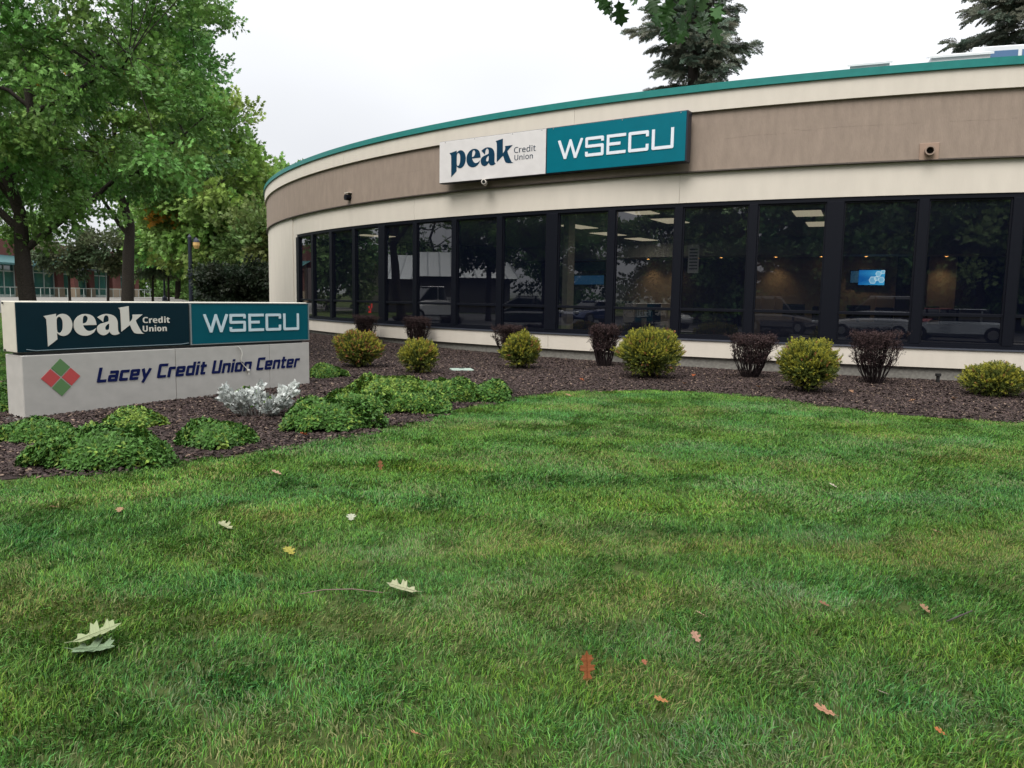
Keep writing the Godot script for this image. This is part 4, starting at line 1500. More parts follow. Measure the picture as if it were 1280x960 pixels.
	var gloss := leafy(0.25, 0.5, 0.3)
	var mounds := [[-3.72, 6.95, 1.25, 0.36, "large dark green leafy mound nearest the lawn in front of the sign"], [-3.0, 7.75, 0.82, 0.28, "medium leafy mound between the lawn and the silver plant"], [-4.25, 8.6, 0.66, 0.22, "small yellow-green mound against the sign base under the emblem"], [-4.95, 7.9, 0.95, 0.20, "low flat mound at the sign's outer end"], [-2.1, 8.75, 1.15, 0.42, "tall dark mound beside the silver plant"], [-1.95, 9.7, 1.0, 0.36, "leafy mound merging into its neighbours behind the tall dark mound"], [-1.25, 9.95, 1.0, 0.34, "broad leafy mound nearest the curve of the lawn"], [-1.75, 11.0, 1.3, 0.40, "yellow-topped mound at the back of the group"], [-0.95, 10.9, 1.1, 0.38, "bright leafy mound in the middle of the group"], [-0.35, 11.0, 0.75, 0.34, "last rounded mound of the row beside the lawn edge"], [-3.2, 13.3, 0.7, 0.26, "small bright mound peeping out behind the sign's right end"], [-3.45, 10.1, 0.55, 0.26, "small yellow mound behind the silver plant against the sign"], [-6.4, 9.6, 0.9, 0.4, "leafy mound behind the sign's outer end"]]
	for s in mounds:
		var o := thing("leafy_mound", s[4], "plant", on(s[0], s[1]), 0.0, "leafy mounds around the sign")
		var where := []
		var cols := []
		var w: float = s[2] * 0.45
		var h: float = s[3] * 0.8
		var lightc := 0.6 if s[4].contains("yellow") else (0.30 if s[4].contains("bright") or s[4].contains("merging") or s[4].contains("broad") else 0.12)
		for i in int(1900 * s[2] * s[2] + 420):
			var a := rng.randf() * TAU
			var rr := sqrt(rng.randf())
			var lump := 1.0 + 0.16 * sin(a * 3 + s[0] * 5) + 0.09 * sin(a * 5 + s[1])
			var x := cos(a) * rr * w * lump
			var z := sin(a) * rr * w * lump * 0.8
			var y := h * sqrt(maxf(0.0, 1.0 - rr * rr)) * (0.86 + 0.22 * sin(x * 9 + s[0]) * cos(z * 8)) * rng.randf_range(0.8, 1.05)
			var out := Vector3(cos(a) * rr * 1.1, 0.75, sin(a) * rr * 1.1)
			where.append(Transform3D(facing(out + rv() * 0.45, rng.randf() * TAU).scaled(Vector3.ONE * rng.randf_range(0.5, 0.95)), Vector3(x, maxf(y, 0.015), z)))
			var c := Color(0.14, 0.215, 0.035) if rng.randf() < lightc else Color(0.055, 0.135, 0.024)
			var k := rng.randf_range(0.65, 1.25)
			cols.append(Color(c.r * k, c.g * k, c.b * k))
		scatter("foliage", ivy, gloss, where, cols, o)
		var stem := MB.new()
		for i in 14:
			var a := TAU * i / 14.0
			stem.tube([Vector3(0, 0, 0), Vector3(cos(a) * w * 0.4, h * 0.55, sin(a) * w * 0.35), Vector3(cos(a) * w * 0.75, h * 0.4, sin(a) * w * 0.6)], [0.012, 0.008, 0.004], 4, Color.WHITE, false)
		part("stems", stem, bark_m, o, true)
	# silver plant
	mb = MB.new()
	for i in 7:
		var f := i / 6.0
		for side in [-1.0, 1.0]:
			var k := rng.randf_range(0.85, 1.15)
			plain_leaf(mb, Transform3D(facing(Vector3(side, 0.8, 0.15)), Vector3(0, f * 0.10, -0.02 * f)), 0.055 * (1.1 - 0.6 * f), 0.011, Color(k, k, k))
	plain_leaf(mb, Transform3D(Basis(), Vector3(0, 0, 0)), 0.14, 0.012, Color.WHITE)
	var frond := mb.mesh()
	var o := thing("silver_plant", "pale silver feathery plant in front of the sign base", "plant", on(-3.12, 9.35))
	var where := []
	var cols := []
	var stem := MB.new()
	for i in 26:
		var a := rng.randf() * TAU
		var rr := sqrt(rng.randf())
		var tip := Vector3(cos(a) * rr * 0.58, rng.randf_range(0.14, 0.38), sin(a) * rr * 0.36)
		if tip.x > 0.12: tip.y *= 1.12
		var pts := bend(Vector3(tip.x * 0.35, 0, tip.z * 0.35), tip, 0.1, 4)
		stem.tube(pts, [0.01, 0.009, 0.008, 0.006, 0.004], 5, Color.WHITE, false)
		for j in 30:
			var f := rng.randf_range(0.4, 1.0)
			var p: Vector3 = pts[int(f * 3.99)].lerp(pts[mini(4, int(f * 3.99) + 1)], 0.5)
			where.append(Transform3D(facing(rv() * 1.0 + Vector3(cos(a) * 0.5, 0.65, sin(a) * 0.5), rng.randf() * TAU).scaled(Vector3.ONE * rng.randf_range(0.4, 0.75)), p + rv() * 0.05))
			var k := rng.randf_range(0.7, 1.1)
			cols.append(Color(0.56 * k, 0.59 * k, 0.57 * k))
	part("stems", stem, mat(lin(0.16, 0.15, 0.14), 0.9), o, true)
	var felt := leafy(0.15, 0.9, 0.15)
	scatter("foliage", frond, felt, where, cols, o)

# ------------------------------------------------------------------ bark chips
func mulch() -> void:
	var chips := painted()
	var holder := Node3D.new()
	holder.name = "bark_mulch"
	add_child(holder)
	holder.set_meta("label", "dark purple-brown bark chips covering the planting bed")
	holder.set_meta("category", "mulch")
	holder.set_meta("kind", "stuff")
	var meshes := []
	for v in 3:
		var mb := MB.new()
		for i in 230:
			var s := Vector3(rng.randf_range(0.010, 0.038), rng.randf_range(0.004, 0.010), rng.randf_range(0.007, 0.016))
			var k := rng.randf_range(0.35, 1.5)
			var c := Color(0.054 * k, 0.039 * k, 0.036 * k)
			if rng.randf() < 0.06: c = Color(0.20, 0.145, 0.11) * rng.randf_range(0.6, 1.2)
			var b := Basis(Vector3.UP, rng.randf() * TAU) * Basis(Vector3.RIGHT, rng.randf_range(-0.55, 0.55)) * Basis(Vector3.BACK, rng.randf_range(-0.5, 0.5))
			var t := Transform3D(b, Vector3(rng.randf_range(-0.25, 0.25), rng.randf_range(0.002, 0.022), rng.randf_range(-0.25, 0.25)))
			# a splinter: pointed at both ends
			var p := [Vector3(-s.x, 0, 0), Vector3(-s.x * 0.5, 0, s.z), Vector3(s.x * 0.6, 0, s.z * 0.8), Vector3(s.x, 0, 0), Vector3(s.x * 0.4, 0, -s.z), Vector3(-s.x * 0.6, 0, -s.z * 0.7)]
			for j in 6:
				var a: Vector3 = p[j]
				var e: Vector3 = p[(j + 1) % 6]
				mb.tri(t * Vector3(0, s.y, 0), t * a, t * e, c)
		meshes.append(mb.mesh())
	var spots := [[], [], []]
	var cols := [[], [], []]
	var x := -8.6
	while x < 16.0:
		var d := 5.0
		while d < 27.0:
			var p := Vector2(x + rng.randf_range(-0.12, 0.12), d + rng.randf_range(-0.12, 0.12))
			d += 0.31
			if not Geometry2D.is_point_in_polygon(p, bed): continue
			if Vector2(p.x - CX, p.y - CZ).length() < R - 0.1: continue
			if p.x > p.y * 0.75 or p.x < -p.y * 0.85: continue
			if p.y < 16.0 and edge_gap(p) < 0.03: continue
			var v := rng.randi() % 3
			spots[v].append(Transform3D(Basis(Vector3.UP, rng.randf() * TAU), on(p.x, p.y, 0.006)))
			var k := rng.randf_range(0.8, 1.2)
			cols[v].append(Color(k, k, k))
		x += 0.31
	for v in 3: scatter("chips", meshes[v], chips, spots[v], cols[v], holder, 1.0)

# ------------------------------------------------------------------ lawn
func blade(mb: MB, root: Vector3, dir: Vector3, lean: float, ln: float, w: float, col: Color, tipc: Color) -> void:
	var side := dir.cross(Vector3.UP).normalized() * w
	side = side.rotated(Vector3.UP, rng.randf_range(-1.2, 1.2))
	var p1 := root + Vector3.UP * ln * 0.5 * (1.0 - lean * 0.25) + dir * ln * lean * 0.22
	var p2 := root + Vector3.UP * ln * (1.0 - lean * 0.55) + dir * ln * lean * 0.85
	var n1 := -side.cross(p1 - root).normalized()
	var n2 := -side.cross(p2 - p1).normalized()
	var i0 := mb.v.size()
	mb.v.append(root - side); mb.v.append(root + side); mb.v.append(p1 + side * 0.8)
	mb.v.append(root - side); mb.v.append(p1 + side * 0.8); mb.v.append(p1 - side * 0.8)
	mb.v.append(p1 - side * 0.8); mb.v.append(p1 + side * 0.8); mb.v.append(p2)
	var nm := (n1 + n2).normalized()
	mb.n.append(n1); mb.n.append(n1); mb.n.append(nm)
	mb.n.append(n1); mb.n.append(nm); mb.n.append(nm)
	mb.n.append(nm); mb.n.append(nm); mb.n.append(n2)
	for i in 6: mb.c.append(col)
	mb.c.append(col); mb.c.append(col); mb.c.append(tipc)

func turf(count: int, size: float, w: float, lo: float, hi: float, dead: float) -> ArrayMesh:
	var mb := MB.new()
	for i in count:
		var p := Vector3(rng.randf_range(-0.5, 0.5) * size, 0, rng.randf_range(-0.5, 0.5) * size)
		var a := rng.randfn(0.0, 0.75)
		var dir := Vector3(cos(a), 0, sin(a))
		var k := 0.3 + 1.5 * pow(rng.randf(), 1.3)
		var c := Color(k * rng.randf_range(0.75, 1.3), k, k * rng.randf_range(0.6, 1.5))
		if rng.randf() < dead: c = Color(3.1, 1.45, 3.4) * rng.randf_range(0.5, 1.1)
		blade(mb, p, dir, rng.randf_range(0.25, 1.05), rng.randf_range(lo, hi), w * rng.randf_range(0.5, 1.6), c * 0.25, c * 0.275)
	return mb.mesh()

func lawn() -> void:
	var holder := Node3D.new()
	holder.name = "lawn_grass"
	add_child(holder)
	holder.set_meta("label", "mown green lawn with tan dry patches in front of the planting bed")
	holder.set_meta("category", "grass")
	holder.set_meta("kind", "stuff")
	var gm := leafy(0.4, 0.55, 0.22)
	var kinds := []
	for i in 4: kinds.append(turf(270, 0.22, 0.0019, 0.018, 0.058, 0.045))
	for i in 3: kinds.append(turf(250, 0.22, 0.0019, 0.018, 0.054, 0.32))
	for i in 3: kinds.append(turf(300, 0.30, 0.0030, 0.020, 0.054, 0.045))
	for i in 2: kinds.append(turf(280, 0.30, 0.0030, 0.020, 0.056, 0.28))
	var spots := []
	var cols := []
	for i in kinds.size():
		spots.append([]); cols.append([])
	var f1 := FastNoiseLite.new(); f1.seed = 4; f1.frequency = 0.55; f1.fractal_octaves = 3
	var f2 := FastNoiseLite.new(); f2.seed = 9; f2.frequency = 0.35; f2.fractal_octaves = 3
	var f3 := FastNoiseLite.new(); f3.seed = 15; f3.frequency = 0.5; f3.fractal_octaves = 2
	var d := 1.3
	while d < 34.0:
		var st := 0.13 if d < 5.5 else (0.165 if d < 16.0 else 0.24)
		var x := -d * 0.72 - 0.9
		while x < d * 0.72 + 0.9:
			var p := Vector2(x + rng.randf_range(-0.5, 0.5) * st, d + rng.randf_range(-0.5, 0.5) * st)
			x += st
			if d > 14.0 and p.x > -6.0: continue
			if Geometry2D.is_point_in_polygon(p, bed): continue
			if d > 5.0 and edge_gap(p) < 0.11: continue
			if d > 15.5 and Vector2(p.x - CX, p.y - CZ).length() < R + 0.4: continue
			# mowing rows run across the view, with looser patches between
			var dry := f1.get_noise_2d(p.x * 0.8, p.y * 1.7) + 0.35 * f2.get_noise_2d(p.x * 2.2, p.y * 4.0)
			var isdry := dry + rng.randf_range(-0.2, 0.2) > 0.13
			var near := d < 5.5
			var v: int
			if near: v = (4 + rng.randi() % 3) if isdry else rng.randi() % 4
			else: v = (10 + rng.randi() % 2) if isdry else 7 + rng.randi() % 3
			var row := f3.get_noise_2d(p.x * 0.5 + 300.0, p.y * 1.9) * 1.0 + rng.randf_range(-0.9, 0.9)
			var lean := -0.4 + 1.2 * f3.get_noise_2d(p.x * 0.9, p.y * 2.4) + (2.4 if row > 0.1 else 0.0) + rng.randf_range(-0.9, 0.9)
			var s := rng.randf_range(0.85, 1.15) * (1.0 + 0.25 * f2.get_noise_2d(p.x, p.y))
			if d > 16.0: s *= 1.5
			spots[v].append(Transform3D(Basis(Vector3.UP, lean).scaled(Vector3(s, s, s)), on(p.x, p.y)))
			var k := 1.0 + 0.22 * f2.get_noise_2d(p.x * 1.3 + 40, p.y * 2.6) + rng.randf_range(-0.08, 0.08)
			var hue := f3.get_noise_2d(p.x * 0.9 + 90, p.y * 2.0)
			cols[v].append(Color((0.080 + 0.026 * hue) * k, (0.184 + 0.010 * hue) * k, (0.034 - 0.010 * hue) * k))
		d += st
	for i in kinds.size():
		if spots[i].size(): scatter("grass_blades", kinds[i], gm, spots[i], cols[i], holder, 4.0)

# ------------------------------------------------------------------ street furniture
func street_things() -> void:
	var iron := mat(lin(0.012, 0.016, 0.03), 0.45, 0.3)
	var o := thing("street_lamp", "dark blue iron lamp post with one hanging amber lantern", "street lamp", on(-15.85, 38.2))
	o.scale = Vector3.ONE * 0.86
	var m := MB.new()
	m.lathe([Vector2(0.26, -0.1), Vector2(0.26, 0.5), Vector2(0.17, 0.62), Vector2(0.13, 0.9), Vector2(0.12, 2.6), Vector2(0.15, 2.64), Vector2(0.15, 2.72), Vector2(0.11, 2.76), Vector2(0.095, 4.5), Vector2(0.13, 4.55), Vector2(0.0, 4.75)], 12)
	part("post", m, iron, o)
	m = MB.new()
	m.tube([Vector3(0, 4.2, 0), Vector3(0.2, 4.48, 0), Vector3(0.38, 4.52, 0)], [0.03, 0.03, 0.025], 6)
	part("arm", m, iron, o)
	m = MB.new()
	m.lathe([Vector2(0.20, 4.28), Vector2(0.17, 4.38), Vector2(0.06, 4.5), Vector2(0.0, 4.56)], 12, Transform3D(Basis(), Vector3(0.38, 0, 0)))
	part("cap", m, iron, o)
	m = MB.new()
	m.lathe([Vector2(0.0, 3.9), Vector2(0.11, 3.92), Vector2(0.19, 4.1), Vector2(0.19, 4.28)], 12, Transform3D(Basis(), Vector3(0.38, 0, 0)))
	part("lantern_glass", m, mat(lin(0.55, 0.36, 0.14), 0.3), o)
	o = thing("short_lamp_post", "short black post by the hedge in front of the far trees", "post", on(-31.0, 69))
	m = MB.new()
	m.lathe([Vector2(0.22, -0.1), Vector2(0.2, 0.3), Vector2(0.09, 0.5), Vector2(0.08, 2.6), Vector2(0.2, 2.75), Vector2(0.18, 3.2), Vector2(0.0, 3.4)], 10)
	part("post", m, iron, o)
	# clipped hedge mounds at the far kerb
	var n := 0
	for p in [[-29.2, 74.0, 2.6, 1.1], [-26.0, 72.0, 2.8, 1.2], [-12.4, 45.5, 1.6, 0.9], [-22.2, 60.0, 2.2, 1.0], [-32.0, 80.0, 3.0, 1.2], [-54.0, 119.0, 10.0, 4.0], [-46.0, 114.0, 9.0, 3.0], [-38.0, 112.0, 9.0, 3.2], [-30.0, 110.0, 9.0, 3.0], [-22.0, 108.0, 9.0, 3.2], [-15.0, 84.0, 5.0, 2.2]]:
		var h := thing("far_hedge", "rounded bright green hedge beside the far pavement", "hedge", on(p[0], p[1]), 0.0, "hedges at the far pavement")
		var where := []
		var cols := []
		for i in int(100 + 70 * p[2]):
			var d := rv().normalized()
			d.y = absf(d.y)
			where.append(Transform3D(facing(d + rv() * 0.6, rng.randf() * TAU).scaled(Vector3.ONE * rng.randf_range(0.8, 1.3) * (1.0 if p[2] < 4.0 else 2.2)), Vector3(d.x * p[2] * 0.6, d.y * p[3], d.z * p[2] * 0.5) * rng.randf_range(0.8, 1.0)))
			cols.append(Color(0.09, 0.17, 0.045) * rng.randf_range(0.6, 1.2))
		scatter("foliage", maple_twig, leaf_m, where, cols, h)
		var st := MB.new()
		for i in 5: st.tube([Vector3(p[2] * (i - 2) * 0.15, -0.05, 0), Vector3(p[2] * (i - 2) * 0.2, p[3] * 0.7, 0.1)], [0.03, 0.015], 4)
		part("stems", st, bark_m, h)
		n += 1
	# flower tub
	o = thing("flower_tub", "low tub of red, white and blue flowers beside the dark bush", "planter", on(-11.55, 35.2))
	m = MB.new()
	m.lathe([Vector2(0.0, 0.0), Vector2(0.2, 0.0), Vector2(0.28, 0.4), Vector2(0.25, 0.4), Vector2(0.22, 0.36)], 14)
	part("tub", m, mat(lin(0.03, 0.03, 0.03), 0.6), o)
	var fl := MB.new()
	for i in 90:
		var p := rv() * Vector3(0.3, 0.28, 0.25) + Vector3(0, 0.62, 0)
		var c: Color = [Color(0.45, 0.03, 0.03), Color(0.6, 0.6, 0.62), Color(0.12, 0.18, 0.5), Color(0.04, 0.09, 0.03)][rng.randi() % 4]
		for j in 3: plain_leaf(fl, Transform3D(facing(rv(), rng.randf() * TAU), p), 0.08, 0.035, c)
	for i in 12:
		fl.tube([Vector3(0, 0.36, 0), Vector3(0.2 * sin(i), 0.6, 0.2 * cos(i))], [0.01, 0.006], 4, Color(0.03, 0.07, 0.02), false)
	part("flowers", fl, leafy(0.3), o, true)

# ------------------------------------------------------------------ what the windows mirror
func car(label: String, at: Vector3, turn: float, paint: Color, kind: String) -> void:
	var o := thing("parked_car", label, "car", at, turn, "cars mirrored in the office windows")
	var pm := mat(paint, 0.25, 0.3, 0.6)
	pm.clearcoat_enabled = true
	pm.clearcoat = 0.7
	pm.clearcoat_roughness = 0.05
	var tall := 1.75 if kind == "suv" or kind == "pickup" else 1.45
	var belt := 1.02 if tall > 1.5 else 0.88
	# hull lofted along its length: [x, bottom, top, half width]
	var hull := [[-2.3, 0.45, 0.72, 0.66], [-2.2, 0.32, belt - 0.1, 0.82], [-1.4, 0.28, belt, 0.90], [0.2, 0.26, belt, 0.92], [1.0, 0.27, belt - 0.03, 0.91], [1.9, 0.30, belt - 0.17, 0.86], [2.25, 0.38, belt - 0.30, 0.74], [2.32, 0.46, 0.6, 0.6]]
	var m := MB.new()
	loft(m, hull, 0.82)
	part("body", m, pm, o)
	var cab: Array
	if kind == "pickup": cab = [[-0.55, belt - 0.04, belt, 0.80], [-0.4, belt - 0.04, tall, 0.72], [0.5, belt - 0.04, tall, 0.72], [1.15, belt - 0.06, belt, 0.80]]
	elif kind == "suv": cab = [[-2.2, belt - 0.08, belt, 0.80], [-1.95, belt - 0.04, tall, 0.70], [0.3, belt - 0.04, tall, 0.72], [1.1, belt - 0.06, belt, 0.80]]
	else: cab = [[-1.9, belt - 0.06, belt, 0.78], [-1.0, belt - 0.04, tall - 0.03, 0.66], [0.1, belt - 0.04, tall, 0.68], [1.05, belt - 0.06, belt, 0.80]]
	m = MB.new()
	loft(m, cab, 0.86)
	part("windows", m, mat(lin(0.01, 0.012, 0.015), 0.05, 0.0, 0.8), o)
	m = MB.new()
	m.cbox(Vector3(cab[1][0] - 0.05, tall - 0.01, -cab[1][3] * 0.86), Vector3(cab[2][0] + 0.08, tall + 0.045, cab[1][3] * 0.86), 0.03)
	part("roof", m, pm, o)
	for z in [-1.0, 1.0]:
		m = MB.new()
		for px in [0.0, -0.9]:
			m.box(Vector3(px - 0.04, belt, z * 0.74 - 0.02), Vector3(px + 0.04, tall, z * 0.70 + 0.02))
		part("pillar", m, pm, o)
		for x in [-1.4, 1.42]:
			m = MB.new()
			m.tube([Vector3(x, 0.34, z * 0.72), Vector3(x, 0.34, z * 0.95)], [0.34, 0.34], 18)
			var w := part("wheel", m, mat(lin(0.015, 0.015, 0.015), 0.8), o)
			m = MB.new()
			m.tube([Vector3(x, 0.34, z * 0.951), Vector3(x, 0.34, z * 0.96)], [0.21, 0.19], 14)
			part("rim", m, mat(lin(0.4, 0.4, 0.42), 0.3, 0.8), w)
		m = MB.new()
		m.cbox(Vector3(2.08, 0.62, z * 0.62 - 0.14), Vector3(2.30, 0.76, z * 0.62 + 0.14), 0.03)
		part("headlight", m, mat(lin(0.6, 0.62, 0.65), 0.1), o)
		m = MB.new()
		m.cbox(Vector3(-2.31, 0.72, z * 0.68 - 0.1), Vector3(-2.2, 0.92, z * 0.68 + 0.1), 0.02)
		part("tail_light", m, mat(lin(0.4, 0.01, 0.01), 0.2), o)
	if kind == "pickup":
		m = MB.new()
		m.box(Vector3(-2.25, belt - 0.05, -0.9), Vector3(-0.6, belt + 0.16, -0.82))
		m.box(Vector3(-2.25, belt - 0.05, 0.82), Vector3(-0.6, belt + 0.16, 0.9))
		m.box(Vector3(-2.29, belt - 0.05, -0.9), Vector3(-2.21, belt + 0.16, 0.9))
		part("cargo_bed", m, pm, o)

func loft(m: MB, st: Array, tuck: float) -> void:
	var rings := []
	for s in st:
		var lo: float = s[1]
		var hi: float = s[2]
		var w: float = s[3]
		var c := minf(0.10, (hi - lo) * 0.3)
		rings.append([Vector3(s[0], lo, -w * 0.9), Vector3(s[0], lo + c, -w), Vector3(s[0], hi - c, -w * lerpf(1.0, tuck, 0.5)), Vector3(s[0], hi, -w * tuck), Vector3(s[0], hi, w * tuck), Vector3(s[0], hi - c, w * lerpf(1.0, tuck, 0.5)), Vector3(s[0], lo + c, w), Vector3(s[0], lo, w * 0.9)])
	for i in rings.size() - 1:
		for k in 8:
			var k2 := (k + 1) % 8
			m.quad(rings[i][k], rings[i + 1][k], rings[i + 1][k2], rings[i][k2])
	for k in range(1, 7):
		m.tri(rings[0][0], rings[0][k], rings[0][k + 1])
		m.tri(rings[-1][0], rings[-1][k + 1], rings[-1][k])

func mirrored_street() -> void:
	car("white pickup truck in the car park mirrored in the windows", on(-27, 20.2), 1.2, lin(0.5, 0.5, 0.5), "pickup")
	car("black saloon car in the car park mirrored in the windows", on(-23, 11.0), 1.9, lin(0.012, 0.013, 0.015), "saloon")
	car("blue saloon car in the car park mirrored in the windows", on(-22, 4.0), 1.3, lin(0.02, 0.04, 0.12), "saloon")
	car("white sport utility car on the road behind the lawn", Vector3(-19, 0.008, 6.4), 0.1, lin(0.55, 0.55, 0.55), "suv")
	car("dark grey sport utility car on the road behind the lawn", Vector3(-8.4, 0.008, 8.6), 0.15, lin(0.05, 0.045, 0.05), "suv")
	car("silver sport utility car on the road behind the lawn", Vector3(-2.0, 0.008, 12.6), PI, lin(0.35, 0.36, 0.38), "suv")
	car("red saloon car on the road behind the lawn", Vector3(3.2, 0.008, 12.4), PI, lin(0.25, 0.01, 0.02), "saloon")
	car("silver saloon car on the road behind the lawn", Vector3(5.2, 0.008, 7.6), PI, lin(0.34, 0.37, 0.4), "saloon")
	# white metal roofed hall and a cream gabled house across the car park
	var m: MB
	var o := thing("metal_roof_hall", "long low hall with ribbed white metal roof mirrored in the windows", "building", on(-47, 18))
	m = MB.new()
	m.box(Vector3(-8, -0.3, -14), Vector3(0, 2.9, 14))
	part("wall", m, mat(lin(0.07, 0.065, 0.06), 0.9), o)
	m = MB.new()
	m.quad(Vector3(0.8, 2.8, 14.6), Vector3(0.8, 2.8, -14.6), Vector3(-4, 5.0, -14.6), Vector3(-4, 5.0, 14.6))
	m.quad(Vector3(-8.8, 2.8, -14.6), Vector3(-8.8, 2.8, 14.6), Vector3(-4, 5.0, 14.6), Vector3(-4, 5.0, -14.6))
	var rf := part("roof", m, mat(lin(0.62, 0.64, 0.65), 0.4, 0.2), o)
	for i in 30:
		m = MB.new()
		var z := -14.5 + i
		m.quad(Vector3(0.8, 2.86, z + 0.08), Vector3(0.8, 2.86, z), Vector3(-4, 5.06, z), Vector3(-4, 5.06, z + 0.08))
		m.quad(Vector3(0.8, 2.80, z + 0.09), Vector3(0.8, 2.86, z + 0.08), Vector3(-4, 5.06, z + 0.08), Vector3(-4, 5.0, z + 0.09))
		part("rib", m, mat(lin(0.4, 0.42, 0.43), 0.4, 0.2), rf)
	o = thing("cream_gable_house", "small cream house with a red-edged gable mirrored in the windows", "house", on(-42, 33.5))
	m = MB.new()
	m.box(Vector3(-6, -0.4, -3), Vector3(0, 2.2, 3))
	m.tri(Vector3(0, 2.2, 3), Vector3(0, 2.2, -3), Vector3(0, 3.5, 0))
	part("wall", m, mat(lin(0.5, 0.46, 0.37), 0.9), o)
	m = MB.new()
	for s in [-1.0, 1.0]:
		m.quad(Vector3(0.4, 2.0, s * 3.5), Vector3(0.4, 3.62, 0), Vector3(-6.4, 3.62, 0), Vector3(-6.4, 2.0, s * 3.5))
	part("roof", m, mat(lin(0.15, 0.05, 0.04), 0.8), o)
	# the dark belt of trees
	var belt := "trees across the road mirrored in the windows"
	for p in [[-34.0, -27.0, 19.0], [-14.0, -26.0, 20.0], [-4.0, -25.0, 18.0], [3.5, -26.5, 21.0], [11.0, -25.0, 18.0], [-66.0, 26.0, 20.0], [-68.0, 12.0, 19.0]]:
		fir("tall dark fir across the road behind the photographer", on(p[0], p[1]), p[2], 6.5, 1.2, belt, Color(0.095, 0.145, 0.095), 1.7)
	for p in [[-40.0, -18.5, 11.0], [-34.0, -19.5, 12.0], [-29.0, -18.5, 11.0], [-23.0, -19.0, 12.0], [-17.0, -18.5, 12.0], [-12.0, -19.0, 11.0], [-7.0, -18.5, 12.0], [-1.0, -19.0, 11.0], [4.5, -18.5, 12.0], [10.0, -19.0, 11.0], [-48.0, -13.0, 12.0], [-46.0, -6.0, 12.0], [-53.0, -2.0, 13.0], [-33.0, 40.5, 11.0], [-40.0, 47.0, 12.0], [-37.0, 35.0, 10.0], [-58.0, 8.0, 13.0], [-58.0, 20.0, 14.0], [-57.0, 31.0, 13.0], [-50.0, 42.0, 13.0]]:
		tree("mirrored_tree", "broad green tree across the road behind the photographer", on(p[0], p[1]), 0.25, 2.2, Vector3(0, p[2] * 0.52, 0), Vector3(p[2] * 0.42, p[2] * 0.50, p[2] * 0.4), 62, 15, 1.1, 2.1, Color(0.12, 0.22, 0.085), 0.45, belt)
	tree("car_park_tree", "green tree standing in the car park mirrored in the windows", on(-25.5, 15.0), 0.16, 3.0, Vector3(0, 5.4, 0), Vector3(3.4, 2.6, 3.4), 50, 20, 0.8, 1.5, Color(0.045, 0.09, 0.03), 0.3, "")

# ------------------------------------------------------------------ small things on the ground, and the oak overhead
func oak_outline() -> PackedVector2Array:
	# pointed-lobed oak leaf, length 1 along y
	var right := [Vector2(0.02, 0.0), Vector2(0.10, 0.09), Vector2(0.25, 0.12), Vector2(0.22, 0.20), Vector2(0.14, 0.27), Vector2(0.18, 0.34), Vector2(0.42, 0.41), Vector2(0.35, 0.46), Vector2(0.43, 0.55), Vector2(0.19, 0.55), Vector2(0.20, 0.63), Vector2(0.37, 0.75), Vector2(0.27, 0.77), Vector2(0.27, 0.86), Vector2(0.12, 0.82), Vector2(0.08, 0.9), Vector2(0.0, 1.0)]
	var p := PackedVector2Array()
	for q in right: p.append(q)
	for i in range(right.size() - 2, -1, -1): p.append(Vector2(-right[i].x, right[i].y))
	return p

func oak_leaf(mb: MB, t: Transform3D, s: float, curl: float, col: Color, wide := 1.0) -> void:
	# built strip by strip from the midrib so that it can cup
	var p := oak_outline()
	var n := p.size() / 2
	var at := func(q: Vector2) -> Vector3:
		return t * (Vector3(q.x * wide, q.y, curl * q.x * q.x * 2.2 + curl * 0.5 * (q.y - 0.45) * (q.y - 0.45)) * s)
	for i in n:
		for side in [1, -1]:
			var a := p[i] * Vector2(side, 1)
			var b := p[i + 1] * Vector2(side, 1)
			var a0 := Vector2(0, a.y)
			var b0 := Vector2(0, b.y)
			mb.tri(at.call(a0), at.call(a), at.call(b), col)
			mb.tri(at.call(a0), at.call(b), at.call(b0), col)
	mb.tube([at.call(Vector2(0, -0.16)), at.call(Vector2(0, 0.0)), at.call(Vector2(0, 0.96))], [0.009 * s, 0.011 * s, 0.004 * s], 4, col * 0.8, false)

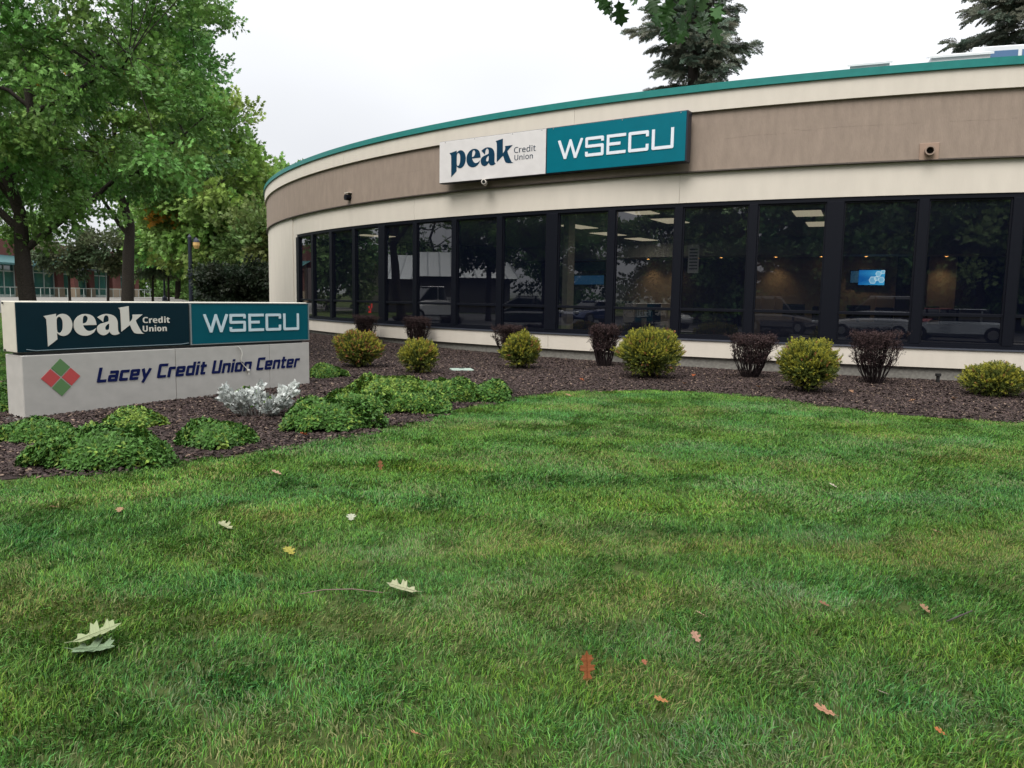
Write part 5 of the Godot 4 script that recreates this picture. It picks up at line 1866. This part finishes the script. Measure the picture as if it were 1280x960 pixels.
func small_things() -> void:
	var lm := leafy(0.3, 0.6, 0.3)
	var tan_c := Color(0.30, 0.17, 0.10)
	var pale := Color(0.34, 0.36, 0.22)
	var rust := Color(0.30, 0.085, 0.028)
	# [x, ahead, length, colour, tilt, turn, label]
	var ls := [
		[-0.565, 3.96, 0.20, pale, 0.25, 1.55, "pale oak leaf lying upside down beside the long twig on the lawn"],
		[-1.334, 4.54, 0.11, Color(0.28, 0.26, 0.03), 0.3, 0.8, "yellow-green fallen leaf on the lawn"],
		[-1.89, 4.99, 0.13, pale, 0.35, 1.3, "pale curled leaf on the lawn below the leafy mounds"],
		[-1.105, 5.24, 0.10, Color(0.4, 0.43, 0.33), 0.3, 0.2, "small whitish star-shaped leaf on the lawn"],
		[0.327, 3.13, 0.155, rust, 1.35, 0.15, "rust-red oak leaf standing upright in the grass"],
		[0.962, 3.69, 0.085, Color(0.48, 0.34, 0.24), 0.5, 2.0, "pale tan crumpled leaf above a pinkish one on the lawn"],
		[0.872, 3.44, 0.075, Color(0.38, 0.21, 0.15), 0.6, 0.4, "pinkish tan leaf just below a pale crumpled one"],
		[0.607, 2.88, 0.075, Color(0.40, 0.16, 0.05), 0.3, 1.7, "orange folded leaf in the darker grass"],
		[1.221, 2.81, 0.105, Color(0.40, 0.20, 0.12), 0.35, 1.4, "pinkish brown lobed leaf, widest of the brown leaves"],
		[1.598, 2.69, 0.05, Color(0.42, 0.12, 0.03), 0.4, 0.9, "small bright orange leaf scrap in the grass"],
		[1.518, 2.96, 0.07, Color(0.26, 0.22, 0.18), 0.4, 2.2, "grey dried leaf curl on the lawn"],
		[2.138, 3.82, 0.075, tan_c, 0.5, 0.6, "tan leaf beside the dark stick"],
		[2.927, 5.14, 0.08, Color(0.40, 0.24, 0.15), 0.3, 1.9, "star-shaped tan leaf on the far side of the lawn"],
		[1.644, 3.87, 0.07, Color(0.22, 0.09, 0.05), 0.3, 1.2, "dull brown leaf sunk in the grass"],
		[-1.176, 6.78, 0.12, Color(0.26, 0.10, 0.04), 1.3, 0.5, "rusty leaf standing on edge near the planting bed"],
		[-2.0, 6.47, 0.11, Color(0.42, 0.25, 0.18), 0.4, 1.5, "pinkish tan leaf at the lawn edge below the silver plant"],
		[-2.77, 5.34, 0.08, tan_c, 0.3, 0.3, "tan leaf lying in the lawn below the large mound"],
		[-3.26, 5.39, 0.08, Color(0.2, 0.08, 0.05), 0.3, 2.6, "dark brown leaf in the lawn below the large mound"],
		[-0.326, 2.61, 0.055, Color(0.42, 0.2, 0.1), 0.5, 2.4, "slim orange leaf scrap beside a dry patch"],
		[2.707, 6.35, 0.09, Color(0.45, 0.40, 0.32), 0.4, 1.1, "whitish leaf on the upper lawn"],
		[1.954, 7.86, 0.10, Color(0.42, 0.40, 0.30), 0.3, 2.2, "pale narrow leaf on the lawn near the top of its rise"],
		[0.595, 3.2, 0.04, Color(0.28, 0.08, 0.04), 0.3, 0.2, "tiny reddish scrap beside the upright rust leaf"],
		[0.83, 11.3, 0.12, tan_c, 0.3, 1.0, "tan leaf on the lawn edge near the bed"],
	]
	for l in ls:
		var mb := MB.new()
		var ll: float = l[2] * 0.85
		oak_leaf(mb, Transform3D(Basis(Vector3.RIGHT, -PI / 2 + l[4]), Vector3(0, 0, ll * 0.45)), ll, rng.randf_range(0.1, 0.45) if l[4] < 1.0 else 0.15, l[3].lerp(Color(0.16, 0.12, 0.07), 0.25), 1.0 if l[4] < 1.0 else 0.62)
		var hgt := 0.030 if l[4] < 1.0 else 0.004
		single("fallen_leaf", l[6], "leaf", mb, lm, on(l[0], l[1], hgt), l[5], "fallen leaves on the lawn")
	# big double leaf
	var o := thing("fallen_leaf_pair", "pair of large pale green oak leaves on a stalk in the grass", "leaf", on(-1.87, 3.23, 0.03))
	for e in [[-0.05, 0.03, -1.0, 0.20, 0.20, 0], [-0.04, 0.0, -1.55, 0.19, 0.06, 1]]:
		var mb := MB.new()
		oak_leaf(mb, Transform3D(Basis(Vector3.UP, e[2]) * Basis(Vector3.RIGHT, -PI / 2 + e[4]), Vector3(e[0], 0.0 + 0.02 * (1 - e[5]), -e[1])), e[3], 0.4, Color(0.24, 0.275, 0.15) if e[5] == 0 else Color(0.16, 0.22, 0.13))
		part("leaf", mb, lm, o)
	# twigs
	var tw := MB.new()
	tw.tube([Vector3(-0.22, 0, 0.02), Vector3(-0.1, 0.012, -0.008), Vector3(0.05, 0.015, -0.01), Vector3(0.21, 0.004, 0.012)], [0.002, 0.0028, 0.003, 0.0022], 6)
	tw.tube([Vector3(0.16, 0.01, 0.0), Vector3(0.175, 0.03, 0.02)], [0.002, 0.001], 5)
	single("long_twig", "long thin grey-brown twig lying on the lawn beside a pale leaf", "twig", tw, mat(lin(0.17, 0.12, 0.10), 0.9), on(-0.87, 3.9, 0.045), 0.05)
	tw = MB.new()
	tw.tube([Vector3(-0.10, 0, 0.04), Vector3(0.0, 0.01, 0.0), Vector3(0.10, 0.012, -0.05)], [0.003, 0.005, 0.003], 6)
	single("dark_stick", "short dark stick on the lawn beside a tan leaf", "twig", tw, mat(lin(0.06, 0.05, 0.045), 0.9), on(2.26, 3.71, 0.045), 0.1)
	# leaves blown onto the mulch
	for p in [[4.05, 12.6, tan_c], [3.35, 14.2, rust], [5.4, 12.2, tan_c], [1.2, 13.2, rust], [6.7, 11.6, tan_c], [-2.2, 8.1, rust], [5.9, 11.3, tan_c], [2.9, 12.9, tan_c]]:
		var mb := MB.new()
		oak_leaf(mb, Transform3D(Basis(Vector3.RIGHT, -PI / 2 + 0.3), Vector3(0, 0, 0.04)), 0.10, 0.7, p[2])
		single("bed_leaf", "dry brown leaf lying on the dark bark chips", "leaf", mb, lm, on(p[0], p[1], 0.03), rng.randf() * TAU, "dry leaves on the planting bed")
	# utility lid
	o = thing("utility_lid", "pale green flat utility box lid set in the planting bed", "lid", on(-0.97, 14.75), 0.25)
	var m := MB.new()
	m.cbox(Vector3(-0.21, -0.05, -0.16), Vector3(0.21, 0.045, 0.16), 0.012)
	part("lid", m, mat(lin(0.28, 0.36, 0.31), 0.7), o)
	m = MB.new()
	m.box(Vector3(-0.05, 0.04, -0.02), Vector3(0.05, 0.05, 0.02))
	part("handle", m, mat(lin(0.05, 0.06, 0.05), 0.7), o)
	# black pipe by the wall
	m = MB.new()
	m.lathe([Vector2(0.03, -0.1), Vector2(0.03, 0.13), Vector2(0.05, 0.14), Vector2(0.05, 0.19), Vector2(0.0, 0.195)], 12)
	single("standpipe", "short black standpipe at the foot of the office wall", "pipe", m, mat(lin(0.01, 0.01, 0.01), 0.5), on(7.7, 13.9))
	# oak over the photographer: trunk behind, one limb reaching into the top of the view
	o = thing("oak_tree", "oak whose lobed leaves hang into the top of the view", "tree", Vector3(4.2, 0, 3.4))
	var tb := MB.new()
	tb.tube([Vector3(0, -0.2, 0), Vector3(0, 0.3, 0), Vector3(0.05, 2.5, 0), Vector3(-0.1, 4.6, -0.1), Vector3(-0.3, 7.0, -0.2)], [0.36, 0.27, 0.24, 0.2, 0.1], 12)
	var reach := [Vector3(-0.1, 4.4, -0.1), Vector3(-1.0, 5.2, -3.0), Vector3(-1.9, 5.1, -6.0), Vector3(-2.6, 4.72, -8.2), Vector3(-2.9, 4.45, -9.3)]
	tb.tube(reach, [0.12, 0.09, 0.06, 0.035, 0.012], 8, Color.WHITE, false)
	var lb := MB.new()
	# hanging leaves: place of the stalk end (x, height, ahead), length, direction
	var hang := []
	for q in [[0.64, 3.86, 6.1], [0.70, 3.83, 6.05], [0.76, 3.85, 6.15], [0.60, 3.94, 6.1], [0.88, 3.93, 6.1], [1.0, 3.92, 6.2]]: hang.append(q)
	for i in 44:
		hang.append([rng.randf_range(1.10, 1.55), rng.randf_range(3.74, 4.1), rng.randf_range(5.8, 6.4)])
	for i in 60:
		hang.append([rng.randf_range(0.3, 2.4), rng.randf_range(4.25, 5.0), rng.randf_range(5.4, 6.4)])
	for q in hang:
		var p := Vector3(q[0] - 4.2, q[1], -q[2] - 3.4)
		var dir := Vector3(rng.randf_range(-0.6, 0.6), -1.0, rng.randf_range(-0.5, 0.5))
		var k := rng.randf_range(0.6, 1.2)
		oak_leaf(lb, Transform3D(facing(dir, rng.randf() * TAU), p), rng.randf_range(0.13, 0.19), rng.randf_range(-0.3, 0.5), Color(0.042 * k, 0.105 * k, 0.03 * k))
		var anchor: Vector3 = reach[3].lerp(reach[4], rng.randf())
		if rng.randf() < 0.25: tb.tube([anchor, p.lerp(anchor, 0.4) + Vector3(0, 0.08, 0), p], [0.008, 0.005, 0.002], 4, Color.WHITE, false)
	part("trunk", tb, bark_m, o)
	part("hanging_leaves", lb, leafy(0.45, 0.45, 0.35), o, true)
	var where := []
	var cols := []
	for i in 46:
		var c := Vector3(0, 8.0, 0) + rv() * Vector3(4.6, 2.2, 4.2)
		if -c.z - 3.4 > -0.5: continue
		for j in 22:
			where.append(Transform3D(facing(rv() + Vector3(0, -0.2, 0), rng.randf() * TAU).scaled(Vector3.ONE * rng.randf_range(1.0, 1.6)), c + rv() * 0.9))
			cols.append(Color(0.045, 0.10, 0.03) * rng.randf_range(0.7, 1.2))
	scatter("crown", maple_twig, leaf_m, where, cols, o)
